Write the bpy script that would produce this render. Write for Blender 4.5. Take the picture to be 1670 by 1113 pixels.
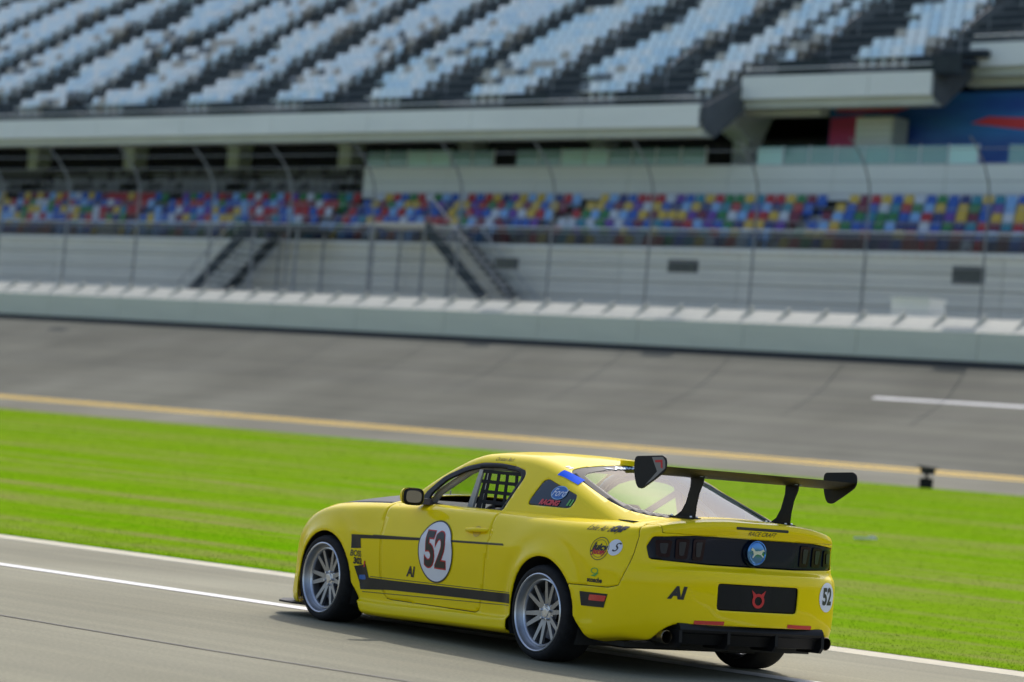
import bpy, bmesh, math, random
import numpy as np
from mathutils import Vector, Matrix
from mathutils.bvhtree import BVHTree

for o in list(bpy.data.objects):
    bpy.data.objects.remove(o)
SC = bpy.context.scene
COL = SC.collection
random.seed(7)
RNG = np.random.default_rng(11)

# ------------------------------------------------------------------ camera
CAR_YAW = -math.radians(11.7)             # the car points a little off the pit road's direction
CAM_POS = Vector((-12.8347, 15.2061, 1.3333))
CAM_YAW, CAM_PITCH, CAM_ROLL = math.radians(-46.6205), 0.0380678, 0.0862741
fwd = Vector((math.cos(CAM_PITCH) * math.cos(CAM_YAW), math.cos(CAM_PITCH) * math.sin(CAM_YAW), math.sin(CAM_PITCH)))
rgt = fwd.cross(Vector((0, 0, 1))).normalized()
upv = rgt.cross(fwd)
c_, s_ = math.cos(CAM_ROLL), math.sin(CAM_ROLL)
rgt, upv = rgt * c_ + upv * s_, upv * c_ - rgt * s_
cam_data = bpy.data.cameras.new('camera')
cam = bpy.data.objects.new('camera', cam_data)
COL.objects.link(cam)
cam.matrix_world = Matrix(((rgt.x, upv.x, -fwd.x, CAM_POS.x), (rgt.y, upv.y, -fwd.y, CAM_POS.y),
                           (rgt.z, upv.z, -fwd.z, CAM_POS.z), (0, 0, 0, 1)))
FPX = 4800.13 / 1670.0                     # focal length in picture widths
cam_data.sensor_width = 36
cam_data.lens = 36 * FPX
cam_data.clip_end = 5000
cam_data.dof.use_dof = True
cam_data.dof.focus_distance = 19.6
cam_data.dof.aperture_fstop = 1.9
SC.camera = cam

def in_view(p, margin=0.0):
    d = Vector(p) - CAM_POS
    z = d.dot(fwd)
    u = FPX * d.dot(rgt) / z
    v = FPX * d.dot(upv) / z
    return abs(u) < 0.5 + margin and abs(v) < 0.5 * 1113 / 1670 + margin, z

# ------------------------------------------------------------------ light
SUN_DIR = Vector((-0.42, 0.79, -0.98)).normalized()   # the way the light travels
world = bpy.data.worlds.new('World')
SC.world = world
world.use_nodes = True
wn = world.node_tree
sky = wn.nodes.new('ShaderNodeTexSky')
sky.sky_type = 'NISHITA'
sky.sun_disc = False
sky.sun_elevation = math.asin(-SUN_DIR.z)
sky.sun_rotation = math.atan2(-SUN_DIR.x, -SUN_DIR.y)
sky.air_density = 1.0
sky.dust_density = 3.0
sky.ozone_density = 1.0
bg = wn.nodes['Background']
bg.inputs['Strength'].default_value = 0.15
wn.links.new(sky.outputs[0], bg.inputs['Color'])
sun_data = bpy.data.lights.new('sun', 'SUN')
sun_data.energy = 2.0
sun_data.angle = math.radians(0.53)
sun_data.color = (1.0, 0.955, 0.88)
sun = bpy.data.objects.new('sun', sun_data)
COL.objects.link(sun)
sun.rotation_euler = SUN_DIR.to_track_quat('-Z', 'Y').to_euler()
sun.location = (0, 0, 60)
SC.view_settings.view_transform = 'Standard'
SC.view_settings.look = 'None'
SC.view_settings.exposure = 0.45
SC.view_settings.gamma = 1.0

# ------------------------------------------------------------------ helpers
def tag(o, label=None, cat=None, group=None, kind=None):
    if label: o['label'] = label
    if cat: o['category'] = cat
    if group: o['group'] = group
    if kind: o['kind'] = kind
    return o

def link(name, me, parent=None, mats=None):
    o = bpy.data.objects.new(name, me)
    COL.objects.link(o)
    if parent is not None: o.parent = parent
    if mats and me is not None and len(me.materials) == 0:
        for m in (mats if isinstance(mats, (list, tuple)) else [mats]): me.materials.append(m)
    return o

def empty(name, loc=(0, 0, 0), rz=0):
    o = bpy.data.objects.new(name, None)
    COL.objects.link(o)
    o.location = loc
    o.rotation_euler = (0, 0, rz)
    return o

class MB:
    """collects polygons for one mesh"""
    def __init__(s): s.v = []; s.f = []; s.m = []
    def add(s, vs, fs, mi=0):
        b = len(s.v); s.v += [tuple(p) for p in vs]
        for f in fs: s.f.append(tuple(b + i for i in f)); s.m.append(mi)
        return s
    def box(s, x0, x1, y0, y1, z0, z1, mi=0, mat=None):
        vs = [Vector(p) for p in ((x0,y0,z0),(x1,y0,z0),(x1,y1,z0),(x0,y1,z0),(x0,y0,z1),(x1,y0,z1),(x1,y1,z1),(x0,y1,z1))]
        if mat is not None: vs = [mat @ p for p in vs]
        return s.add(vs, [(0,3,2,1),(4,5,6,7),(0,1,5,4),(1,2,6,5),(2,3,7,6),(3,0,4,7)], mi)
    def prism(s, poly, axis, a, b, mi=0):
        """polygon in the two other axes, extruded along axis from a to b"""
        n = len(poly)
        def pt(p, t):
            return {'x': (t, p[0], p[1]), 'y': (p[0], t, p[1]), 'z': (p[0], p[1], t)}[axis]
        vs = [pt(p, a) for p in poly] + [pt(p, b) for p in poly]
        return s.add(vs, [tuple(range(n)), tuple(range(2*n-1, n-1, -1))] + [(i, i+n, (i+1) % n + n, (i+1) % n) for i in range(n)], mi)
    def tube(s, pts, r, n=8, mi=0, cap=True, closed=False):
        pts = [Vector(p) for p in pts]; k = len(pts)
        rs = r if isinstance(r, (list, tuple)) else [r] * k
        vs = []; prev = None
        for i, p in enumerate(pts):
            a = pts[i-1] if (i > 0 or closed) else p; b = pts[(i+1) % k] if (i < k-1 or closed) else p
            t = (b - a).normalized()
            if prev is None:
                h = Vector((0,0,1)) if abs(t.z) < .9 else Vector((1,0,0))
                u = t.cross(h).normalized()
            else:
                u = (prev - t * prev.dot(t)).normalized()
            prev = u; w = t.cross(u)
            vs += [p + (u * math.cos(2*math.pi*j/n) + w * math.sin(2*math.pi*j/n)) * rs[i] for j in range(n)]
        fs = []
        for i in range(k if closed else k-1):
            i2 = (i+1) % k
            fs += [(i*n+j, i*n+(j+1) % n, i2*n+(j+1) % n, i2*n+j) for j in range(n)]
        if cap and not closed: fs += [tuple(range(n-1, -1, -1)), tuple((k-1)*n+j for j in range(n))]
        return s.add(vs, fs, mi)
    def lathe(s, prof, n=48, axis='y', c=(0,0,0), mi=0, closed=False):
        """prof: (radius, along) pairs"""
        vs = []; k = len(prof)
        for (r, a) in prof:
            for j in range(n):
                t = 2*math.pi*j/n; p = (r*math.cos(t), r*math.sin(t))
                q = {'y': (p[0], a, p[1]), 'x': (a, p[0], p[1]), 'z': (p[0], p[1], a)}[axis]
                vs.append((q[0]+c[0], q[1]+c[1], q[2]+c[2]))
        fs = []
        for i in range(k if closed else k-1):
            i2 = (i+1) % k
            fs += [(i*n+j, i2*n+j, i2*n+(j+1) % n, i*n+(j+1) % n) for j in range(n)]
        return s.add(vs, fs, mi)
    def mesh(s, name, smooth=None):
        me = bpy.data.meshes.new(name)
        me.from_pydata(s.v, [], s.f)
        if any(s.m): me.polygons.foreach_set('material_index', s.m)
        bm = bmesh.new(); bm.from_mesh(me); bmesh.ops.recalc_face_normals(bm, faces=bm.faces); bm.to_mesh(me); bm.free()
        me.update()
        if smooth is not None: shade(me, smooth)
        return me
    def build(s, name, mats, parent=None, smooth=None):
        return link(name, s.mesh(name, smooth), parent, mats)

def shade(me, deg=35):
    me.polygons.foreach_set('use_smooth', [True] * len(me.polygons))
    if deg < 180:
        try: me.set_sharp_from_angle(angle=math.radians(deg))
        except Exception: pass

def copy_tree(o, parent=None):
    c = o.copy(); COL.objects.link(c)
    if parent is not None: c.parent = parent
    for ch in list(o.children): copy_tree(ch, c)
    return c

# ------------------------------------------------------------------ materials
def nd(nt, kind, **kw):
    n = nt.nodes.new(kind)
    for k, v in kw.items():
        if k in n.inputs: n.inputs[k].default_value = v
        else: setattr(n, k, v)
    return n

def mat(name, col, rough=.6, metal=0, coat=0, var=.0, scale=8, var2=None, bump=0, bscale=60, stretch=None, spec=.5, trans=0, alpha=1, emis=None):
    m = bpy.data.materials.new(name); m.use_nodes = True
    nt = m.node_tree; b = nt.nodes['Principled BSDF']
    b.inputs['Base Color'].default_value = (*col, 1)
    b.inputs['Roughness'].default_value = rough
    b.inputs['Metallic'].default_value = metal
    b.inputs['Coat Weight'].default_value = coat
    b.inputs['Coat Roughness'].default_value = .04
    b.inputs['Specular IOR Level'].default_value = spec
    if var or bump:
        tc = nd(nt, 'ShaderNodeTexCoord'); mp = nd(nt, 'ShaderNodeMapping')
        if stretch: mp.inputs['Scale'].default_value = stretch
        nt.links.new(tc.outputs['Object'], mp.inputs['Vector'])
    if var:
        no = nd(nt, 'ShaderNodeTexNoise', Scale=scale, Detail=6.0, Roughness=.62)
        nt.links.new(mp.outputs[0], no.inputs['Vector'])
        rp = nd(nt, 'ShaderNodeValToRGB')
        rp.color_ramp.elements[0].position = .3; rp.color_ramp.elements[1].position = .7
        lo = tuple(max(0, c * (1 - var)) for c in col); hi = var2 or tuple(min(1, c * (1 + var)) for c in col)
        rp.color_ramp.elements[0].color = (*lo, 1); rp.color_ramp.elements[1].color = (*hi, 1)
        nt.links.new(no.outputs['Fac'], rp.inputs[0]); nt.links.new(rp.outputs[0], b.inputs['Base Color'])
        mr = nd(nt, 'ShaderNodeMapRange'); mr.inputs['To Min'].default_value = max(.02, rough - .08); mr.inputs['To Max'].default_value = min(1, rough + .08)
        nt.links.new(no.outputs['Fac'], mr.inputs[0]); nt.links.new(mr.outputs[0], b.inputs['Roughness'])
    if bump:
        n2 = nd(nt, 'ShaderNodeTexNoise', Scale=bscale, Detail=4.0)
        nt.links.new(mp.outputs[0], n2.inputs['Vector'])
        bp = nd(nt, 'ShaderNodeBump', Strength=bump, Distance=.02)
        nt.links.new(n2.outputs['Fac'], bp.inputs['Height']); nt.links.new(bp.outputs[0], b.inputs['Normal'])
    return m

def glass_mat(name, tint, opacity=.25, rough=.02, col=(.02, .03, .03), refl=.9):
    """a thin pane: mostly see-through, mirror-like towards grazing angles"""
    m = bpy.data.materials.new(name); m.use_nodes = True
    nt = m.node_tree; nt.nodes.clear()
    out = nd(nt, 'ShaderNodeOutputMaterial')
    tr = nd(nt, 'ShaderNodeBsdfTransparent'); tr.inputs[0].default_value = (*tint, 1)
    pb = nd(nt, 'ShaderNodeBsdfPrincipled'); pb.inputs['Base Color'].default_value = (*col, 1); pb.inputs['Roughness'].default_value = rough
    mx = nd(nt, 'ShaderNodeMixShader'); gl = nd(nt, 'ShaderNodeBsdfGlossy'); gl.inputs['Roughness'].default_value = rough; gl.inputs['Color'].default_value = (refl, refl, refl, 1)
    m2 = nd(nt, 'ShaderNodeMixShader'); lw = nd(nt, 'ShaderNodeLayerWeight', Blend=.5)
    pw = nd(nt, 'ShaderNodeMath', operation='POWER'); pw.inputs[1].default_value = 4.0
    fr = nd(nt, 'ShaderNodeMath', operation='MULTIPLY_ADD'); fr.inputs[1].default_value = .85; fr.inputs[2].default_value = .05
    nt.links.new(lw.outputs['Facing'], pw.inputs[0]); nt.links.new(pw.outputs[0], fr.inputs[0])
    mx.inputs[0].default_value = opacity
    nt.links.new(tr.outputs[0], mx.inputs[1]); nt.links.new(pb.outputs[0], mx.inputs[2])
    nt.links.new(fr.outputs[0], m2.inputs[0]); nt.links.new(mx.outputs[0], m2.inputs[1]); nt.links.new(gl.outputs[0], m2.inputs[2])
    nt.links.new(m2.outputs[0], out.inputs[0])
    return m

# ================================================================== the race car (built in its own frame: x forward, y left, z up, rear axle at x = 0)
def pchip(xk, yk):
    xk = np.asarray(xk, float); yk = np.asarray(yk, float)
    h = np.diff(xk); d = np.diff(yk, axis=0) / (h[:, None] if yk.ndim > 1 else h)
    if yk.ndim == 1: yk = yk[:, None]; d = d[:, None]; one = True
    else: one = False
    n = len(xk); m = np.zeros_like(yk)
    for i in range(1, n-1):
        w1 = 2*h[i]+h[i-1]; w2 = h[i]+2*h[i-1]
        ok = d[i-1]*d[i] > 0
        with np.errstate(divide='ignore', invalid='ignore'):
            m[i] = np.where(ok, (w1+w2)/(w1/d[i-1]+w2/d[i]), 0)
    m[0] = d[0]; m[-1] = d[-1]
    def f(x):
        x = np.asarray(x, float); s = x.shape; x = x.ravel()
        i = np.clip(np.searchsorted(xk, x) - 1, 0, n-2)
        t = ((x - xk[i]) / h[i])[:, None]; hh = h[i][:, None]
        t = np.clip(t, -.5, 1.5)
        y = (2*t**3-3*t**2+1)*yk[i] + (t**3-2*t**2+t)*hh*m[i] + (-2*t**3+3*t**2)*yk[i+1] + (t**3-t**2)*hh*m[i+1]
        return y[:, 0].reshape(s) if one else y.reshape(s + (y.shape[1],))
    return f

def catmull(xk, yk):
    xk = np.asarray(xk, float); yk = np.asarray(yk, float); n = len(xk)
    h = np.diff(xk); d = np.diff(yk, axis=0) / h[:, None]
    m = np.zeros_like(yk)
    for i in range(1, n-1): m[i] = (d[i-1]*h[i] + d[i]*h[i-1]) / (h[i]+h[i-1])
    m[0] = d[0]; m[-1] = d[-1]
    def f(x):
        x = np.asarray(x, float)
        i = np.clip(np.searchsorted(xk, x) - 1, 0, n-2); t = ((x - xk[i]) / h[i])[:, None]; hh = h[i][:, None]
        return (2*t**3-3*t**2+1)*yk[i] + (t**3-2*t**2+t)*hh*m[i] + (-2*t**3+3*t**2)*yk[i+1] + (t**3-t**2)*hh*m[i+1]
    return f

PLAN = np.array([(-1.072,0),(-1.066,.20),(-1.050,.40),(-1.015,.58),(-.940,.745),(-.80,.862),(-.52,.938),(-.20,.966),(.15,.966),(.50,.944),(.95,.932),
                 (1.5,.930),(2.1,.936),(2.45,.952),(2.75,.960),(3.05,.946),(3.25,.885),(3.42,.74),(3.52,.50),(3.565,.25),(3.58,0)])
# per plan station: 12 rows of (inset, height), underside to shoulder
REAR = [(.16,.21),(.05,.235),(.02,.30),(.004,.40),(0,.52),(.002,.63),(.016,.688),(.085,.728),(.070,.905),(.040,.975),(.045,1.012),(.10,1.026)]
PROF = [REAR, REAR,
  [(.16,.21),(.05,.235),(.02,.30),(.004,.40),(0,.52),(.002,.63),(.016,.688),(.080,.728),(.067,.898),(.040,.966),(.045,1.003),(.10,1.016)],
  [(.16,.21),(.05,.235),(.02,.30),(.004,.39),(0,.50),(.002,.615),(.014,.680),(.070,.728),(.060,.882),(.040,.948),(.047,.984),(.10,.998)],
  [(.16,.21),(.05,.235),(.02,.29),(.004,.37),(0,.48),(.001,.595),(.010,.668),(.045,.722),(.045,.845),(.038,.920),(.052,.956),(.11,.973)],
  [(.16,.21),(.05,.235),(.018,.28),(.004,.35),(0,.45),(0,.565),(.005,.648),(.026,.716),(.045,.805),(.065,.885),(.10,.932),(.165,.955)],
  [(.16,.18),(.05,.20),(.02,.23),(.008,.30),(.006,.40),(.004,.52),(0,.625),(.005,.705),(.020,.785),(.050,.868),(.100,.922),(.175,.952)],
  [(.16,.16),(.04,.18),(.015,.21),(.010,.27),(.010,.37),(.006,.50),(0,.615),(.001,.70),(.011,.78),(.034,.862),(.084,.920),(.165,.950)],
  [(.16,.14),(.04,.16),(.012,.19),(.010,.25),(.012,.34),(.010,.48),(.002,.605),(.001,.70),(.011,.77),(.036,.855),(.084,.917),(.160,.948)],
  [(.16,.125),(.035,.142),(.008,.172),(.010,.225),(.026,.250),(.020,.42),(.006,.59),(.000,.70),(.013,.758),(.040,.850),(.080,.914),(.142,.945)],
  [(.16,.115),(.03,.130),(.004,.160),(.010,.215),(.030,.240),(.022,.41),(.006,.58),(.000,.692),(.014,.752),(.042,.846),(.080,.909),(.135,.941)],
  [(.16,.10),(.03,.115),(.004,.145),(.010,.198),(.030,.224),(.022,.40),(.006,.57),(.000,.680),(.014,.742),(.042,.838),(.080,.900),(.135,.932)],
  [(.16,.085),(.03,.10),(.006,.13),(.010,.18),(.026,.208),(.018,.385),(.004,.555),(.000,.665),(.013,.724),(.042,.814),(.082,.874),(.140,.906)],
  [(.16,.085),(.03,.10),(.010,.13),(.010,.18),(.018,.215),(.012,.38),(.000,.54),(.000,.655),(.012,.72),(.036,.80),(.076,.855),(.140,.888)],
  [(.16,.085),(.03,.10),(.010,.13),(.008,.18),(.010,.24),(.008,.38),(.000,.53),(.002,.64),(.014,.71),(.038,.78),(.080,.832),(.145,.866)],
  [(.16,.085),(.03,.10),(.010,.13),(.002,.18),(.002,.25),(.002,.37),(.003,.50),(.010,.60),(.024,.675),(.052,.735),(.095,.782),(.160,.812)],
  [(.16,.085),(.03,.10),(.010,.13),(.002,.18),(.005,.26),(.010,.36),(.012,.48),(.022,.575),(.04,.64),(.07,.695),(.115,.737),(.18,.765)],
  [(.16,.085),(.03,.10),(.010,.13),(.002,.19),(.010,.27),(.015,.36),(.018,.46),(.026,.55),(.045,.615),(.08,.665),(.13,.705),(.195,.732)],
  [(.16,.085),(.03,.10),(.010,.13),(.002,.19),(.010,.27),(.015,.36),(.018,.46),(.026,.55),(.045,.615),(.08,.665),(.13,.705),(.195,.732)],
  [(.16,.085),(.03,.10),(.010,.13),(.002,.19),(.010,.27),(.015,.36),(.018,.46),(.026,.55),(.045,.615),(.08,.665),(.13,.705),(.195,.732)],
  [(.16,.085),(.03,.10),(.010,.13),(.002,.19),(.010,.27),(.015,.36),(.018,.46),(.026,.55),(.045,.615),(.08,.665),(.13,.705),(.195,.732)]]
WHEEL_R, WHEEL_Y, WB = .314, .972, 2.72
# the door zone: a firmer crease, a tucked lower flank and a sill that stands out
for _i, _k in ((8,.5),(9,1),(10,1),(11,1),(12,1),(13,.5)):
    PROF[_i] = [(d + _k*{2:-.010, 3:-.010, 4:.008, 5:.004, 6:.001, 8:.001, 9:.002}.get(r, 0), z) for r, (d, z) in enumerate(PROF[_i])]

def grid_tris(nu, nv, flip=False):
    i, j = np.meshgrid(np.arange(nu-1), np.arange(nv-1), indexing='ij')
    a = (i*nv+j).ravel(); b = a+nv; c = b+1; d = a+1
    t = np.concatenate([np.stack([a,b,c],1), np.stack([a,c,d],1)])
    return t[:, ::-1].copy() if flip else t

def body_half(sub=11, vsub=6):
    n = len(PLAN)
    full = np.concatenate([PLAN[1:3][::-1]*[1,-1], PLAN, PLAN[-3:-1][::-1]*[1,-1]])
    s = np.concatenate([[0], np.cumsum(np.linalg.norm(np.diff(full, axis=0), axis=1))]); s -= s[2]
    fp = catmull(s, full)
    sk = s[2:2+n]
    ss = np.concatenate([np.linspace(sk[i], sk[i+1], sub, endpoint=False) for i in range(n-1)] + [[sk[-1]]])
    xy = fp(ss); tg = (fp(ss+1e-3) - fp(ss-1e-3)); tg /= np.linalg.norm(tg, axis=1)[:, None]
    nin = np.stack([tg[:,1], -tg[:,0]], 1)           # inward
    D = pchip(sk, np.array([[p[0] for p in r] for r in PROF])); Z = pchip(sk, np.array([[p[1] for p in r] for r in PROF]))
    d = D(ss); z = Z(ss)
    rows = np.arange(12.); vv = np.linspace(0, 11, 11*vsub+1)
    dd = pchip(rows, d.T)(vv).T; zz = pchip(rows, z.T)(vv).T
    xy[0,1] = 0; xy[-1,1] = 0
    P = np.zeros(dd.shape + (3,))
    P[...,0] = xy[:,None,0] + nin[:,None,0]*dd; P[...,1] = xy[:,None,1] + nin[:,None,1]*dd; P[...,2] = zz
    # wheel-arch lips: a soft flare round each opening
    for cx, rr in ((0,.385),(WB,.365)):
        r = np.hypot(P[...,0]-cx, P[...,2]-WHEEL_R)
        side = np.clip((P[...,1]-.7)/.15, 0, 1)
        P[...,1] += side*(.014*np.exp(-((r-rr)/.035)**2) - .010*np.exp(-((r-rr-.10)/.05)**2)*(P[...,2] > .3))
    P[0,:,1] = 0; P[-1,:,1] = 0; P[:,:,1] = np.maximum(P[:,:,1], 0)
    nu, nv = dd.shape
    T = grid_tris(nu, nv, flip=True)
    # cap: hood, cowl and deck as a crowned sheet between the shoulder line and the centre line
    ring = P[:, -1, :]
    zc = pchip([-1.2,-.96,-.86,-.7,-.4,0,1,1.9,2.1,2.4,2.8,3.1,3.3,3.38,3.6], [1.03,1.03,1.034,1.036,1.03,1.0,.98,.985,1.005,.998,.945,.875,.80,.735,.732])(ring[:,0])
    zc[0] = ring[0,2]; zc[-1] = ring[-1,2]
    tt = np.linspace(1, 0, 15)
    Q = np.zeros((nu, 15, 3)); Q[...,0] = ring[:,None,0]; Q[...,1] = ring[:,None,1]*tt[None,:]
    Q[...,2] = zc[:,None] + (ring[:,2]-zc)[:,None]*(tt**2.2)[None,:]
    return (P.reshape(-1,3), T), (Q.reshape(-1,3), grid_tris(nu, 15, flip=True))

# greenhouse
_zc = pchip([-1.05,-.95,-.8,-.5,-.2,.05,.30,.55,.85,1.1,1.3,1.5,1.75,2.0,2.2,2.4], [.92,.955,1.010,1.103,1.192,1.265,1.330,1.358,1.368,1.367,1.355,1.312,1.205,1.078,.96,.84])
def z_top(x, y):
    q = (np.abs(y)/.62)**2
    kf = np.clip((x-1.0)/.5, 0, 1)*.10; kr = -np.clip((.6-x)/.5, 0, 1)*.06
    cr = .050 - .020*np.clip((x-1.2)/.4, 0, 1) + .035*np.clip((.7-x)/.5, 0, 1)
    return _zc(x + (kf+kr)*np.minimum(q, 1.6)) - cr*np.minimum(q,1.6)**1.15
def y_side(x, z):
    h = z-.94
    y = .797 - .40*h - .30*h*h
    y = y*(1-.075*(np.clip(.6-x, 0, 9)/1.2)**2)*(1-.04*(np.clip(x-1.2, 0, 9)/.6)**2)
    return y
def greenhouse():
    xs = np.linspace(-.83, 2.2, 150); nv = 46
    out = np.zeros((len(xs), 2*nv-1, 3))
    for i, x in enumerate(xs):
        lo, hi = .2, .85                         # rail: where the side sheet meets the top sheet
        for _ in range(40):
            m = (lo+hi)/2
            if y_side(x, float(z_top(np.array(x), np.array(m)))) > m: lo = m
            else: hi = m
        yr = (lo+hi)/2; zr = float(z_top(np.array(x), np.array(yr)))
        zb = min(.90, zr-.05)
        r = min(.05, (zr-zb)*.45)
        side = [(y_side(x, z), z) for z in np.linspace(zb, zr-r, 18)]
        y1 = yr-.062
        top = [(y, float(z_top(np.array(x), np.array(y)))) for y in np.linspace(y1, 0, 20)]
        p0, p1, p2 = np.array(side[-1]), np.array((yr, zr)), np.array(top[0])
        fil = [tuple((1-t)**2*p0 + 2*t*(1-t)*p1 + t*t*p2) for t in np.linspace(0,1,10)[1:-1]]
        sec = side + fil + top
        for j, (y, z) in enumerate(sec): out[i,j] = (x, y, z); out[i,2*nv-2-j] = (x, -y, z)
    P = out.reshape(-1,3)
    return P, grid_tris(len(xs), 2*nv-1, flip=True), nv

def mirrored(S):
    P, T = S
    return P*[1,-1,1], T[:, ::-1].copy()
def joined(*Ss):
    Ps, Ts, b = [], [], 0
    for P, T in Ss: Ps.append(P); Ts.append(T+b); b += len(P)
    return np.concatenate(Ps), np.concatenate(Ts)

def sdf(pts, poly):
    """signed distance, positive inside"""
    poly = np.asarray(poly, float); a = poly; b = np.roll(poly, -1, axis=0)
    best = np.full(len(pts), 1e9); inside = np.zeros(len(pts), bool)
    for (p, q) in zip(a, b):
        e = q-p; w = pts-p
        t = np.clip((w@e)/(e@e+1e-12), 0, 1)
        best = np.minimum(best, np.linalg.norm(w - t[:,None]*e, axis=1))
        cond = (p[1] > pts[:,1]) != (q[1] > pts[:,1])
        with np.errstate(divide='ignore', invalid='ignore'):
            xi = p[0] + (pts[:,1]-p[1])*(q[0]-p[0])/(q[1]-p[1])
        inside ^= cond & (pts[:,0] < xi)
    return np.where(inside, best, -best)

def rounded(poly, r, n=6):
    poly = [np.array(p, float) for p in poly]; out = []
    rs = r if isinstance(r, (list, tuple)) else [r]*len(poly)
    for i, p in enumerate(poly):
        a = poly[i-1]-p; b = poly[(i+1) % len(poly)]-p
        la, lb = np.linalg.norm(a), np.linalg.norm(b)
        k = min(rs[i], la*.49, lb*.49)
        p0 = p+a/la*k; p2 = p+b/lb*k
        for t in np.linspace(0,1,n): out.append((1-t)**2*p0+2*t*(1-t)*p+t*t*p2)
    return np.array(out)

def clip(S, f):
    """splits a triangle sheet where f changes sign; returns (f > 0, f < 0)"""
    P, T = S
    f = np.where(np.abs(f) < 1e-7, 1e-7, f)
    s = f[T] > 0; k = s.sum(1)
    new = []; cache = {}; n0 = len(P)
    def cut(i, j):
        key = (i, j) if i < j else (j, i)
        if key not in cache:
            t = f[i]/(f[i]-f[j]); cache[key] = n0+len(new); new.append(P[i]+(P[j]-P[i])*t)
        return cache[key]
    pos = [T[k == 3]]; neg = [T[k == 0]]; pa, na = [], []
    for t, sg in zip(T[(k > 0) & (k < 3)], s[(k > 0) & (k < 3)]):
        lone = int(np.argmax(sg)) if sg.sum() == 1 else int(np.argmin(sg))
        a, b, c = int(t[lone]), int(t[(lone+1) % 3]), int(t[(lone+2) % 3])
        ab, ac = cut(a, b), cut(a, c)
        one, two = ([(a, ab, ac)], [(ab, b, c), (ab, c, ac)])
        if sg.sum() == 1: pa += one; na += two
        else: na += one; pa += two
    if new: P = np.concatenate([P, np.array(new)])
    fin = lambda base, ex: np.concatenate([base[0], np.array(ex, int)]) if ex else base[0]
    return (P, fin(pos, pa)), (P, fin(neg, na))

def compact(S):
    P, T = S
    u, inv = np.unique(T.ravel(), return_inverse=True)
    return P[u], inv.reshape(-1, 3)

def surf_obj(name, S, mats, parent, thick=.008, deg=38, weld=True):
    P, T = compact(S)
    me = bpy.data.meshes.new(name)
    me.from_pydata(P.tolist(), [], T.tolist())
    if weld:
        bm = bmesh.new(); bm.from_mesh(me); bmesh.ops.remove_doubles(bm, verts=bm.verts, dist=2e-4); bm.to_mesh(me); bm.free()
    shade(me, deg)
    o = link(name, me, parent, mats)
    if thick:
        md = o.modifiers.new('thickness', 'SOLIDIFY'); md.thickness = thick; md.offset = -1
    return o

BODY_H, CAP_H = body_half()
GREEN = greenhouse()
GH = (GREEN[0], GREEN[1])
FULL = joined(BODY_H, mirrored(BODY_H), CAP_H, mirrored(CAP_H), GH)
BVH = BVHTree.FromPolygons([tuple(p) for p in FULL[0]], [tuple(int(i) for i in t) for t in FULL[1]])

# ---- paint and trim
YELLOW = mat('yellow_paint', (.90,.685,.001), rough=.5, coat=.44, var=.02, scale=3, spec=.05)
BLACK = mat('satin_black', (.008,.008,.009), rough=.5, var=.2, scale=30, spec=.22)
GLOSSBLACK = mat('gloss_black', (.003,.008,.022), rough=.25, coat=.16, spec=.2)
STRIPE = mat('stripe_vinyl', (.030,.028,.024), rough=.42, var=.12, scale=20, spec=.25)
RUBBER = mat('tyre_rubber', (.018,.018,.019), rough=.78, var=.3, scale=25, bump=.15, bscale=90, spec=.2)
SILVER = mat('machined_rim', (.62,.63,.66), rough=.30, metal=.9, var=.06, scale=12)
GUNMETAL = mat('gunmetal_spoke', (.34,.35,.37), rough=.36, metal=.85, var=.12, scale=14)
STEEL = mat('brake_steel', (.22,.22,.23), rough=.35, metal=1.0, var=.15, scale=40)
CARBON = mat('carbon_wing', (.010,.011,.012), rough=.50, var=.3, scale=60, spec=.2)
WHITE = mat('white_vinyl', (.72,.74,.80), rough=.4)
RED = mat('red_vinyl', (.55,.012,.018), rough=.4)
REDLENS = mat('red_lens', (.60,.008,.012), rough=.12, coat=1.0)
DARKRED = mat('smoked_red_lens', (.012,.001,.006), rough=.25, coat=.12, spec=.2)
CLEARLENS = mat('smoked_clear_lens', (.022,.025,.033), rough=.25, coat=.2, spec=.3)
BLUE = mat('blue_tape', (.0,.11,.85), rough=.7, spec=.1)
BLUEVINYL = mat('blue_vinyl', (.01,.12,.42), rough=.35)
PALEBLUE = mat('pale_blue_vinyl', (.28,.48,.75), rough=.4)
GREENVINYL = mat('green_vinyl', (.10,.38,.06), rough=.45)
INK = mat('dark_ink', (.018,.016,.014), rough=.45)
OLIVE = mat('faded_ink', (.13,.105,.02), rough=.5)
GREYSHEEN = mat('grey_sheen', (.20,.19,.18), rough=.5)
CHROME = mat('emblem_chrome', (.10,.24,.50), rough=.16, metal=1.0)
MIRRORGLASS = mat('mirror_glass', (.30,.29,.27), rough=.05, metal=1.0)
CAGE = mat('cage_paint', (.42,.41,.39), rough=.45, var=.08, scale=10)
CABIN = mat('cabin_dark', (.020,.020,.021), rough=.8, var=.3, scale=12)
CLOTH = mat('seat_cloth', (.012,.012,.014), rough=.9, var=.3, scale=40)
NET = mat('net_webbing', (.010,.010,.011), rough=.85, var=.3, scale=60)
PIPE = mat('exhaust_pipe', (.20,.16,.11), rough=.32, metal=1.0, var=.25, scale=20)
SMOKED = mat('smoked_window', (.006,.014,.026), rough=.16, coat=.25, spec=.35)
REARGLASS = glass_mat('rear_glass', (.74,.90,.84), opacity=.02, refl=.52)
FRONTGLASS = glass_mat('front_glass', (.88,.95,.92), opacity=.04)

car = empty('race_car', (0,0,0), CAR_YAW)
tag(car, 'yellow two-door race car with number 52 roundel and black rear wing', 'race car')

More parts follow.
